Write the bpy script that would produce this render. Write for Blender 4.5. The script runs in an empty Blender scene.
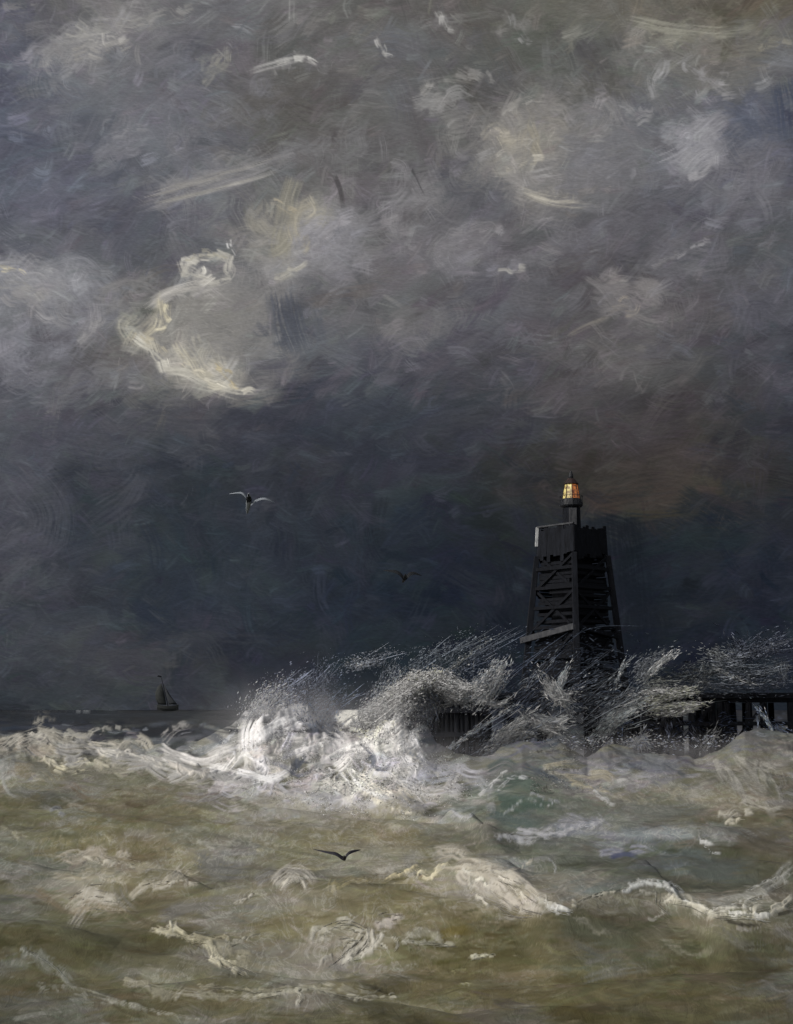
import bpy, bmesh, math, random
import numpy as np
from mathutils import Vector, Matrix

random.seed(7)
rng = np.random.default_rng(11)
R = math.radians
C = bpy.context.scene.collection
scene = bpy.context.scene

# ------------------------------------------------------------------ camera, world, sun, exposure
FPX, CX, CY, HORIZON, EYE = 1407.0, 396.5, 512.0, 710.0, 4.0     # photo size 793 x 1024
PITCH = math.atan((HORIZON - CY) / FPX)
cd = bpy.data.cameras.new('camera')
cam = bpy.data.objects.new('camera', cd); C.objects.link(cam)
cam.location = (0, 0, EYE); cam.rotation_euler = (R(90) + PITCH, 0, 0)
cd.sensor_fit = 'VERTICAL'; cd.sensor_height = 36.0; cd.lens = 36.0 * FPX / 1024.0
cd.clip_start = 0.1; cd.clip_end = 30000
scene.camera = cam

SUN_EL, SUN_AZ = 36.0, -122.0     # elevation; azimuth measured from +Y towards +X (behind the camera, to the left)
world = bpy.data.worlds.new('World'); scene.world = world; world.use_nodes = True
wn, wl = world.node_tree.nodes, world.node_tree.links
wn.clear()
wo = wn.new('ShaderNodeOutputWorld'); wb = wn.new('ShaderNodeBackground')
ws = wn.new('ShaderNodeTexSky'); ws.sky_type = 'NISHITA'; ws.sun_disc = False
ws.sun_elevation = R(SUN_EL); ws.sun_rotation = R(SUN_AZ); ws.dust_density = 4.0; ws.air_density = 1.0
wh = wn.new('ShaderNodeHueSaturation'); wh.inputs['Saturation'].default_value = 0.3
wl.new(ws.outputs[0], wh.inputs['Color']); wl.new(wh.outputs[0], wb.inputs['Color'])
wb.inputs['Strength'].default_value = 0.10
wl.new(wb.outputs[0], wo.inputs['Surface'])

sl = bpy.data.lights.new('sun', 'SUN'); sl.energy = 2.2; sl.angle = R(14); sl.color = (1.0, 0.95, 0.88)
sun = bpy.data.objects.new('sun', sl); C.objects.link(sun)
_a, _e = R(SUN_AZ), R(SUN_EL)
sdir = Vector((math.sin(_a) * math.cos(_e), math.cos(_a) * math.cos(_e), math.sin(_e)))
sun.rotation_euler = sdir.to_track_quat('Z', 'Y').to_euler(); sun.location = sdir * 200

scene.view_settings.view_transform = 'Standard'; scene.view_settings.look = 'None'
scene.view_settings.exposure = 0.0; scene.view_settings.gamma = 1.0
scene.view_settings.use_curve_mapping = False
scene.render.engine = 'CYCLES'
scene.cycles.max_bounces = 4; scene.cycles.transparent_max_bounces = 8

# ------------------------------------------------------------------ helpers
def lin(c):
    c = np.asarray(c, float) / 255.0
    return np.where(c <= 0.04045, c / 12.92, ((c + 0.055) / 1.055) ** 2.4)

def ray(px, py):
    """unit direction(s) through a point of the photograph"""
    px, py = np.asarray(px, float), np.asarray(py, float)
    x, u, w = (px - CX) / FPX, (CY - py) / FPX, np.ones_like(px)
    y = w * math.cos(PITCH) - u * math.sin(PITCH)
    z = w * math.sin(PITCH) + u * math.cos(PITCH)
    d = np.stack([x, y, z], -1)
    return d / np.linalg.norm(d, axis=-1, keepdims=True)

def at(px, py, Y):
    """world point seen at a photo point, Y metres out"""
    d = ray(px, py)
    p = d * (np.asarray(Y, float)[..., None] / d[..., 1:2])
    p[..., 2] += EYE
    return p

def vnoise(x, y, seed=0):
    x, y = np.asarray(x, float), np.asarray(y, float)
    T = np.random.default_rng(seed).random((256, 256))
    xi, yi = np.floor(x).astype(int), np.floor(y).astype(int)
    fx, fy = x - xi, y - yi
    fx, fy = fx * fx * (3 - 2 * fx), fy * fy * (3 - 2 * fy)
    a, b = T[xi & 255, yi & 255], T[(xi + 1) & 255, yi & 255]
    c, d = T[xi & 255, (yi + 1) & 255], T[(xi + 1) & 255, (yi + 1) & 255]
    return (a * (1 - fx) + b * fx) * (1 - fy) + (c * (1 - fx) + d * fx) * fy

def fbm(x, y, seed=0, oct=4):
    s, a, t = 0, 1.0, 0
    for k in range(oct):
        s = s + a * vnoise(x * 2 ** k, y * 2 ** k, seed + k); t += a; a *= 0.5
    return s / t

def tag(o, label=None, cat=None, group=None, kind=None):
    if label: o['label'] = label
    if cat: o['category'] = cat
    if group: o['group'] = group
    if kind: o['kind'] = kind
    return o

def empty(name, loc, rz=0.0):
    o = bpy.data.objects.new(name, None); C.objects.link(o)
    o.location = loc; o.rotation_euler = (0, 0, rz)
    return o

def link(name, me, mat, parent=None):
    o = bpy.data.objects.new(name, me); C.objects.link(o)
    if mat: me.materials.append(mat)
    if parent: o.parent = parent
    return o

def np_mesh(name, verts, quads):
    me = bpy.data.meshes.new(name)
    n, q = len(verts), len(quads)
    me.vertices.add(n); me.vertices.foreach_set('co', np.asarray(verts, np.float32).ravel())
    me.loops.add(q * 4); me.loops.foreach_set('vertex_index', np.asarray(quads, np.int32).ravel())
    me.polygons.add(q)
    me.polygons.foreach_set('loop_start', np.arange(0, q * 4, 4, dtype=np.int32))
    me.polygons.foreach_set('loop_total', np.full(q, 4, np.int32))
    me.polygons.foreach_set('use_smooth', np.ones(q, bool))
    me.update(calc_edges=True)
    return me

def set_col(me, name, rgb):
    a = me.color_attributes.new(name, 'FLOAT_COLOR', 'POINT')
    d = np.ones((len(me.vertices), 4), np.float32); d[:, :3] = rgb
    a.data.foreach_set('color', d.ravel())

def set_f(me, name, v):
    a = me.attributes.new(name, 'FLOAT', 'POINT')
    a.data.foreach_set('value', np.asarray(v, np.float32).ravel())

def grid_quads(nr, nc):
    i = np.arange((nr - 1) * (nc - 1)); r, c = i // (nc - 1), i % (nc - 1)
    v = r * nc + c
    return np.stack([v, v + 1, v + nc + 1, v + nc], -1)

# streaks of drawn-out cloud / foam: bands that run along a curve and break into hair-fine strands
TEX = np.random.default_rng(3).random((512, 512))
for _ in range(3):
    TEX = sum(np.roll(TEX, k, 0) for k in range(-7, 8)) / 15.0          # smooth along the streak only
TEX = (TEX - TEX.mean()) / TEX.std()
TEX = TEX * 0.85 + 0.45 * np.roll((TEX + np.roll(TEX, 1, 1) + np.roll(TEX, 2, 1)) / 1.73, 5, 1)

def spline(pts, K):
    pts = np.asarray(pts, float)
    if len(pts) == 2: pts = np.array([pts[0], (pts[0] + pts[1]) / 2, pts[1]])
    P = np.vstack([2 * pts[0] - pts[1], pts, 2 * pts[-1] - pts[-2]])
    t = np.linspace(0, len(pts) - 1 - 1e-6, K); i = t.astype(int); f = (t - i)[:, None]
    a, b, c, d = P[i], P[i + 1], P[i + 2], P[i + 3]
    return 0.5 * (2 * b + (c - a) * f + (2 * a - 5 * b + 4 * c - d) * f ** 2 + (3 * b - a - 3 * c + d) * f ** 3)

def streak(reg, hreg, X, Y, p, w, col, op=0.8, dry=0.5, K=None, hk=1.0, var=0.10):
    """lay one streak along the line p on the patch `reg` of a surface whose vertices sit at X, Y"""
    if K is None: K = 10 + 6 * len(p)
    p = spline(p, K)
    best = np.full(X.shape, 1e18); idx = np.zeros(X.shape, int)
    for k in range(K):
        d = (X - p[k, 0]) ** 2 + (Y - p[k, 1]) ** 2
        m = d < best; best[m] = d[m]; idx[m] = k
    T = np.gradient(p, axis=0); sl_ = np.linalg.norm(T, axis=1, keepdims=True) + 1e-9; T = T / sl_
    s = np.concatenate([[0], np.cumsum(np.linalg.norm(np.diff(p, axis=0), axis=1))]); L = s[-1] + 1e-6
    dx, dy = X - p[idx, 0], Y - p[idx, 1]
    u = (s[idx] + dx * T[idx, 0] + dy * T[idx, 1]) / L
    v = (T[idx, 0] * dy - T[idx, 1] * dx) / (w * 0.5)
    o1, o2 = rng.integers(0, 512, 2)
    vv = v * w * 0.55; iv0 = np.floor(vv).astype(int); fv = vv - iv0
    iu = (o1 + u * L).astype(int) & 511
    n = TEX[iu, (o2 + iv0) & 511] * (1 - fv) + TEX[iu, (o2 + iv0 + 1) & 511] * fv
    uu = u + 0.05 * n                                            # ragged ends
    env = np.clip(uu / 0.12, 0, 1) * np.clip((1.0 - uu) / 0.3, 0, 1)
    lat = np.clip((1.0 - np.abs(v)) * 1.9 + 0.3 * n * np.clip(1.2 - np.abs(v), 0, 1), 0, 1)
    thr = -1.7 + dry * (0.9 + 1.7 * np.clip(u, 0, 1))
    a = np.clip((n - thr) * 1.1, 0, 1) * env * lat * op
    c = np.asarray(col, float)[None, None, :] * (1 + var * n)[..., None]  # tone varies per strand, painting in the shading of raised strokes
    reg[:] = reg * (1 - a[..., None]) + np.clip(c, 0, 1) * a[..., None]
    if hreg is not None:
        hreg[:] = hreg * (1 - a) + a * (0.7 + 0.5 * n) * hk

def grid_lookup(rows, ys, xs, px, py):
    G = np.asarray(rows, float)                                  # (ny, nx, 3)
    fy = np.interp(py, ys, np.arange(len(ys))); fx = np.interp(px, xs, np.arange(len(xs)))
    y0 = np.clip(np.floor(fy).astype(int), 0, len(ys) - 2); x0 = np.clip(np.floor(fx).astype(int), 0, len(xs) - 2)
    ty, tx = (fy - y0)[..., None], (fx - x0)[..., None]
    ty, tx = ty * ty * (3 - 2 * ty), tx * tx * (3 - 2 * tx)
    return (G[y0, x0] * (1 - tx) + G[y0, x0 + 1] * tx) * (1 - ty) + (G[y0 + 1, x0] * (1 - tx) + G[y0 + 1, x0 + 1] * tx) * ty

# ------------------------------------------------------------------ materials
def mat_new(name):
    m = bpy.data.materials.new(name); m.use_nodes = True
    return m, m.node_tree.nodes, m.node_tree.links, m.node_tree.nodes['Principled BSDF']

def mat_rough(name, c0, c1, scale=6.0, rough=0.75, stretch=(1, 1, 1), bump=0.3, dist=0.02, spec=0.3):
    m, n, l, b = mat_new(name)
    tc = n.new('ShaderNodeTexCoord'); mp = n.new('ShaderNodeMapping'); mp.inputs['Scale'].default_value = stretch
    l.new(tc.outputs['Object'], mp.inputs['Vector'])
    nz = n.new('ShaderNodeTexNoise'); nz.inputs['Scale'].default_value = scale; nz.inputs['Detail'].default_value = 8
    nz.inputs['Roughness'].default_value = 0.65
    l.new(mp.outputs[0], nz.inputs['Vector'])
    cr = n.new('ShaderNodeValToRGB'); cr.color_ramp.elements[0].position = 0.32; cr.color_ramp.elements[1].position = 0.72
    cr.color_ramp.elements[0].color = (*c0, 1); cr.color_ramp.elements[1].color = (*c1, 1)
    l.new(nz.outputs['Fac'], cr.inputs[0]); l.new(cr.outputs[0], b.inputs['Base Color'])
    bp = n.new('ShaderNodeBump'); bp.inputs['Strength'].default_value = bump; bp.inputs['Distance'].default_value = dist
    l.new(nz.outputs['Fac'], bp.inputs['Height']); l.new(bp.outputs[0], b.inputs['Normal'])
    b.inputs['Roughness'].default_value = rough; b.inputs['Specular IOR Level'].default_value = spec
    return m

def mat_glow(name, c0, c1, strength, scale=9.0):
    m, n, l, b = mat_new(name)
    tc = n.new('ShaderNodeTexCoord'); nz = n.new('ShaderNodeTexNoise'); nz.inputs['Scale'].default_value = scale
    l.new(tc.outputs['Object'], nz.inputs['Vector'])
    cr = n.new('ShaderNodeValToRGB'); cr.color_ramp.elements[0].position = 0.38; cr.color_ramp.elements[1].position = 0.62
    cr.color_ramp.elements[0].color = (*c0, 1); cr.color_ramp.elements[1].color = (*c1, 1)
    l.new(nz.outputs['Fac'], cr.inputs[0])
    b.inputs['Base Color'].default_value = (0.05, 0.04, 0.03, 1); b.inputs['Roughness'].default_value = 0.25
    l.new(cr.outputs[0], b.inputs['Emission Color']); b.inputs['Emission Strength'].default_value = strength
    return m

# ------------------------------------------------------------------ SKY: a dome of storm cloud
S_SKY = 1407.0 / 1.0
AZ0, AZ1, EL0, EL1 = R(-20.5), R(20.5), R(-1.2), R(31.0)
SW, SH = int((AZ1 - AZ0) * S_SKY), int((EL1 - EL0) * S_SKY)
def sky_c(px, py):
    d = ray(px, py)
    az = np.arctan2(d[..., 0], d[..., 1]); el = np.arcsin(d[..., 2])
    return np.stack([(az - AZ0) * S_SKY, (EL1 - el) * S_SKY], -1)

SKY_X = [0, 100, 200, 300, 400, 500, 600, 700, 793]
SKY_Y = [10, 60, 120, 180, 240, 300, 360, 420, 480, 540, 600, 660, 712]
SKY = [
 [(90,91,99),(110,108,108),(100,99,103),(98,96,96),(100,98,96),(92,92,88),(98,96,90),(93,89,82),(88,82,73)],
 [(86,88,99),(104,104,108),(90,90,97),(96,94,94),(98,97,100),(84,83,82),(87,87,87),(103,101,97),(94,94,97)],
 [(82,85,97),(94,95,102),(97,97,102),(84,81,79),(92,90,91),(89,87,86),(103,103,106),(96,96,101),(69,73,86)],
 [(85,88,99),(88,90,99),(100,100,106),(104,103,104),(96,94,95),(88,88,94),(103,102,105),(93,93,99),(86,87,93)],
 [(88,89,97),(89,90,97),(88,88,93),(110,108,107),(98,96,99),(98,96,99),(87,85,90),(81,81,86),(84,85,90)],
 [(106,106,111),(96,95,97),(108,106,103),(86,86,91),(98,97,98),(86,85,91),(80,77,80),(84,81,84),(72,73,80)],
 [(94,94,101),(97,96,97),(116,114,110),(91,91,96),(81,81,88),(75,74,80),(83,80,81),(75,73,76),(63,64,71)],
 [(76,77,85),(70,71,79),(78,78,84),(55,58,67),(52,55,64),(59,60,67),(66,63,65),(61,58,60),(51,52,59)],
 [(72,73,81),(56,59,67),(48,52,60),(51,53,60),(46,50,58),(46,47,52),(55,51,50),(60,55,53),(46,46,50)],  # brown towards the right: lantern glow mixed into the sky tones
 [(62,64,72),(51,55,63),(42,48,56),(43,47,55),(37,42,51),(33,36,43),(32,36,43),(34,38,44),(36,40,50)],
 [(56,58,66),(54,58,64),(43,49,57),(38,43,52),(33,39,49),(29,33,41),(26,30,38),(30,34,42),(33,37,47)],
 [(52,54,62),(58,60,66),(54,56,62),(39,43,51),(31,37,45),(27,31,39),(25,29,38),(27,31,39),(32,36,46)],
 [(46,50,55),(54,58,62),(48,51,57),(37,40,48),(30,35,43),(26,30,39),(24,28,37),(26,30,39),(29,33,41)],
]
cc, rr = np.meshgrid(np.arange(SW), np.arange(SH))
_az, _el = cc / S_SKY + AZ0, EL1 - rr / S_SKY
# direction -> approximate photo coordinates of the layout table (warped so that the table's cells do not show)
_dx, _dy, _dz = np.sin(_az) * np.cos(_el), np.cos(_az) * np.cos(_el), np.sin(_el)
_f = _dy * math.cos(PITCH) + _dz * math.sin(PITCH); _u = -_dy * math.sin(PITCH) + _dz * math.cos(PITCH)
PXM, PYM = CX + FPX * _dx / _f, CY - FPX * _u / _f
_wx = (fbm(cc / 90, rr / 70, 21) - 0.5) * 120; _wy = (fbm(cc / 90, rr / 70, 31) - 0.5) * 80
can = grid_lookup(SKY, SKY_Y, SKY_X, PXM + _wx, PYM + _wy)
can *= (1 + 0.22 * (fbm(cc / 55, rr / 40, 41, 5) - 0.5))[..., None]
can = can / 255.0
_d = np.clip((PYM - 380) / 80, 0, 1)
can[..., 0] += 0.008 * _d; can[..., 1] += 0.008 + 0.006 * _d; can[..., 2] += 0.002 - 0.004 * _d
can += (0.050 * _d * np.clip((300 - PXM) / 250, 0, 1) * np.clip((PYM - 500) / 60, 0, 1))[..., None]
can *= (1 + 0.11 * np.clip((430 - PYM) / 120, 0, 1))[..., None]
can *= (1 + _d * 0.5 * (fbm(cc / 100 + 3, rr / 60, 45, 4) - 0.5))[..., None]

def sky_streak(pts, w, col, op=0.8, dry=0.5, **k):
    p = np.array(pts, float); p = sky_c(p[:, 0], p[:, 1]); 
    c0, c1 = max(0, int(p[:, 0].min() - w)), min(SW, int(p[:, 0].max() + w) + 2)
    r0, r1 = max(0, int(p[:, 1].min() - w)), min(SH, int(p[:, 1].max() + w) + 2)
    if c1 - c0 < 2 or r1 - r0 < 2: return
    X, Y = np.meshgrid(np.arange(c0, c1, dtype=float), np.arange(r0, r1, dtype=float))
    streak(can[r0:r1, c0:c1], None, X, Y, p, w, np.array(col) / 255.0, op, dry, **k)

def puff(x, y, rx, ry, light, dark, n, ang=-20, op=0.5):
    """a torn cumulus head: pale towards its upper left, greyer below and to the right"""
    light, dark = np.array(light, float) * (1.07 if y < 400 else 1.0), np.array(dark, float)
    ca, sa = math.cos(R(ang)), math.sin(R(ang))
    r_ = min(rx, ry)
    sd = int(x * 7 + y)
    for _ in range(n):
        t, q = rng.uniform(0, 2 * math.pi), rng.random() ** 0.6
        ex, ey = math.cos(t) * q, math.sin(t) * q
        px, py = x + ex * rx * ca - ey * ry * sa, y + ex * rx * sa + ey * ry * ca
        er = np.clip((vnoise(px / 16, py / 13, sd) * 0.6 + vnoise(px / 7, py / 6, sd + 1) * 0.4 - 0.3) * 3.5, 0, 1)
        if er < 0.05: continue
        g = np.clip(0.55 - 0.45 * (0.5 * ex + 0.8 * ey) + rng.normal(0, 0.16), 0, 1)
        a = math.atan2(ey, ex) + math.pi / 2 if rng.random() < 0.35 else R(ang) + rng.normal(0, 0.6)
        L, w, k = r_ * rng.uniform(0.6, 1.5), max(4, r_ * rng.uniform(0.25, 0.8)), rng.normal(0, 0.25) * r_
        dx, dy = math.cos(a) * L / 2, math.sin(a) * L / 2
        sky_streak([(px - dx, py - dy), (px - math.sin(a) * k, py + math.cos(a) * k), (px + dx, py + dy)], w,
                   dark + (light - dark) * g, op * er * (1.2 - 0.5 * q), rng.uniform(0.3, 0.9), K=9, var=0.08)

def dabs(fn, pts, w, col, op, dry, **k):
    """a drawn line broken into short overlapping dabs"""
    q = spline(pts, 60); Ls = np.linalg.norm(np.diff(q, axis=0), axis=1).sum()
    n_ = max(2, int(Ls / max(5.0, w * 0.8)))
    for i in range(n_):
        f = (i + rng.uniform(0, 1)) / n_
        L = rng.uniform(0.9, 2.0) * max(6, w)
        c_ = q[int(f * 59)] + rng.normal(0, w * 0.18, 2)
        t_ = q[min(59, int(f * 59) + 3)] - q[max(0, int(f * 59) - 3)]
        a = math.atan2(t_[1], t_[0]) + rng.normal(0, 0.38)
        d_ = np.array([math.cos(a), math.sin(a)]) * L / 2; nrm = np.array([-d_[1], d_[0]]) * rng.normal(0, 0.25)
        fn([c_ - d_, c_ + nrm, c_ + d_], w * rng.uniform(0.5, 1.1), np.array(col) * rng.uniform(0.88, 1.06), op, dry, K=9, **k)

def sky_auto(n, wmin, wmax, lmin, lmax, op, dry, jit, var):
    X, Y = rng.uniform(-60, 853, n), rng.uniform(-40, 715, n)
    base = grid_lookup(SKY, SKY_Y, SKY_X, X + rng.normal(0, 14, n), Y + rng.normal(0, 10, n))
    for i in range(n):
        x, y = X[i], Y[i]
        lo = np.clip((y - 380) / 120, 0, 1)
        a = R(-20 + 14 * lo) + rng.normal(0, R(24 + 10 * lo))       # mostly rising to the right
        if vnoise(x / 110, y / 110, 77) > 0.68: a += R(60)
        L, w = rng.uniform(lmin, lmax), rng.uniform(wmin, wmax)
        k = rng.normal(0, 0.13) * L
        dx, dy = math.cos(a) * L / 2, math.sin(a) * L / 2
        nx, ny = -math.sin(a) * k, math.cos(a) * k
        j = rng.normal(0, jit); tint = rng.normal(0, jit * 0.14, 3)
        if y > 400: j *= 0.5
        sky_streak([(x - dx, y - dy), (x + nx, y + ny), (x + dx, y + dy)], w, base[i] + j + tint, op, dry, K=9, var=var)
sky_auto(650, 26, 52, 60, 130, 0.6, 0.3, 9, 0.05)
sky_auto(1700, 7, 24, 30, 90, 0.55, 0.6, 9, 0.06)
PUFFS = [
 (215,330,70,46,(132,130,126),(108,107,108),46), (262,282,70,34,(126,124,122),(102,101,104),40,-38), (330,232,70,34,(134,132,131),(104,103,106),44,-38), (410,205,60,30,(124,122,124),(98,97,101),30,-30), (385,268,70,26,(118,116,118),(94,93,97),28,-20),
 (60,300,70,40,(132,132,136),(104,104,110),44,10), (40,350,60,30,(122,122,128),(98,98,104),26), (120,372,70,24,(112,111,114),(94,94,99),24), (95,60,80,30,(128,127,127),(104,104,108),36), (220,120,90,26,(116,115,118),(96,96,101),28), (220,175,90,18,(128,126,126),(104,103,106),40,-16),
 (690,60,70,30,(124,122,118),(96,95,93),34,10), (730,150,50,40,(122,121,125),(92,91,97),30), (480,140,40,40,(118,116,114),(98,97,97),22), (590,150,50,44,(118,117,118),(100,99,103),34), (560,250,70,30,(108,106,109),(88,87,92),28), (700,260,70,34,(104,102,106),(82,81,86),28), (640,330,80,30,(104,101,102),(82,80,83),28), (770,300,40,40,(92,91,97),(72,72,80),18),
 (95,38,58,20,(150,148,145),(112,111,115),40), (218,58,18,13,(138,136,128),(104,103,103),14), (290,61,28,8,(160,158,154),(108,107,106),14),
 (285,230,26,46,(152,147,133),(118,116,115),50,70), (328,238,34,30,(142,140,143),(110,109,113),36), (352,262,22,12,(128,126,130),(106,105,108),14),
 (206,268,27,13,(176,172,163),(124,122,122),30), (152,328,24,26,(180,175,158),(122,120,118),34,-60), (205,366,40,26,(182,177,164),(122,119,115),70,25),
 (228,318,48,36,(130,127,122),(106,105,107),46), (262,372,46,20,(126,123,118),(100,99,101),30), (32,290,40,26,(146,145,146),(106,106,111),44,30), (90,322,15,22,(136,134,136),(104,103,107),18,-70),
 (130,295,32,16,(126,124,123),(100,99,101),20), (14,334,18,18,(126,125,130),(100,100,106),14), (450,96,34,16,(140,138,135),(104,103,103),28,-12), (440,18,20,14,(140,138,136),(100,99,97),12),
 (548,152,54,54,(130,127,122),(100,99,102),80), (522,140,24,38,(156,150,137),(116,113,110),36,-70), (560,198,44,9,(156,151,141),(108,106,104),20,5), (692,150,24,40,(150,149,152),(106,105,110),34,40), (704,132,34,18,(138,137,141),(104,103,108),22,-40),
 (640,112,16,9,(140,139,139),(106,105,106),10,0), (656,78,12,20,(150,149,149),(106,105,104),14,-70), (720,86,28,12,(142,140,141),(98,97,99),16,30), (705,34,78,14,(132,129,117),(98,97,91),44,0), (520,26,24,14,(126,124,121),(96,95,92),12),
 (470,250,34,24,(124,122,124),(96,95,101),34), (628,300,46,26,(126,122,120),(90,88,92),44,15), (420,326,48,28,(110,108,108),(88,87,92),30), (600,118,24,16,(116,115,116),(100,99,102),12), (755,200,40,24,(112,111,116),(88,88,94),20),
 (130,135,36,22,(120,119,123),(94,94,101),20,-30), (350,140,50,24,(112,111,112),(92,91,92),20), (60,190,60,30,(98,98,108),(84,85,97),20), (430,205,40,26,(124,122,123),(92,91,93),22,-40), (165,100,50,20,(112,111,115),(92,92,99),16), (610,170,50,30,(112,111,114),(94,93,97),22), (760,130,30,40,(86,89,99),(66,70,83),18,70),
 (295,328,20,38,(84,86,93),(68,71,80),26,80), (345,300,40,16,(106,104,105),(84,81,83),18), (570,82,60,26,(92,91,88),(78,77,74),24,0), (620,240,50,28,(94,92,97),(76,75,81),24), (510,330,50,24,(90,89,94),(74,73,80),20), (270,95,60,24,(92,90,88),(78,76,74),20), (560,380,60,26,(84,81,82),(68,66,69),18), (240,435,70,26,(58,60,67),(46,49,57),18,0), (330,470,60,34,(56,58,65),(44,47,56),18), (430,440,50,30,(62,63,70),(46,49,58),16),
 (140,480,40,34,(72,74,81),(54,57,65),20,-60), (170,570,50,50,(50,54,62),(38,44,54),22), (280,560,60,40,(52,56,64),(40,45,54),20), (30,560,40,40,(78,79,85),(58,60,68),22), (240,510,60,30,(52,55,62),(44,48,56),14),
]
for q in PUFFS: puff(*q[:6], int(q[6] * 1.8), *q[7:])
def sky_grain(n):
    """short torn scraps all over the cloud"""
    X, Y = rng.uniform(-30, 823, n), rng.uniform(-20, 712, n)
    for i in range(n):
        x, y = X[i], Y[i]
        c0_ = sky_c(np.array([x]), np.array([y]))[0]
        ci_, ri_ = int(np.clip(c0_[0], 0, SW - 1)), int(np.clip(c0_[1], 0, SH - 1))
        here = can[ri_, ci_] * 255
        k = np.interp(y, [350, 480], [1.0, 0.5])
        j = rng.normal(0.5, 5.5) * k * (1.7 if here.mean() > 108 else 1.0)
        a = R(np.interp(y, [350, 480], [-22, -6])) + rng.normal(0, R(30)); L = rng.uniform(8, 34)
        dx, dy = math.cos(a) * L / 2, math.sin(a) * L / 2
        sky_streak([(x - dx, y - dy), (x + rng.normal(0, 2), y + rng.normal(0, 2)), (x + dx, y + dy)], rng.uniform(4.0, 14), here + j + rng.normal(0, 1.2, 3), 0.6, rng.uniform(0.4, 0.95), K=6, var=0.10)
sky_grain(4000)

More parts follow.
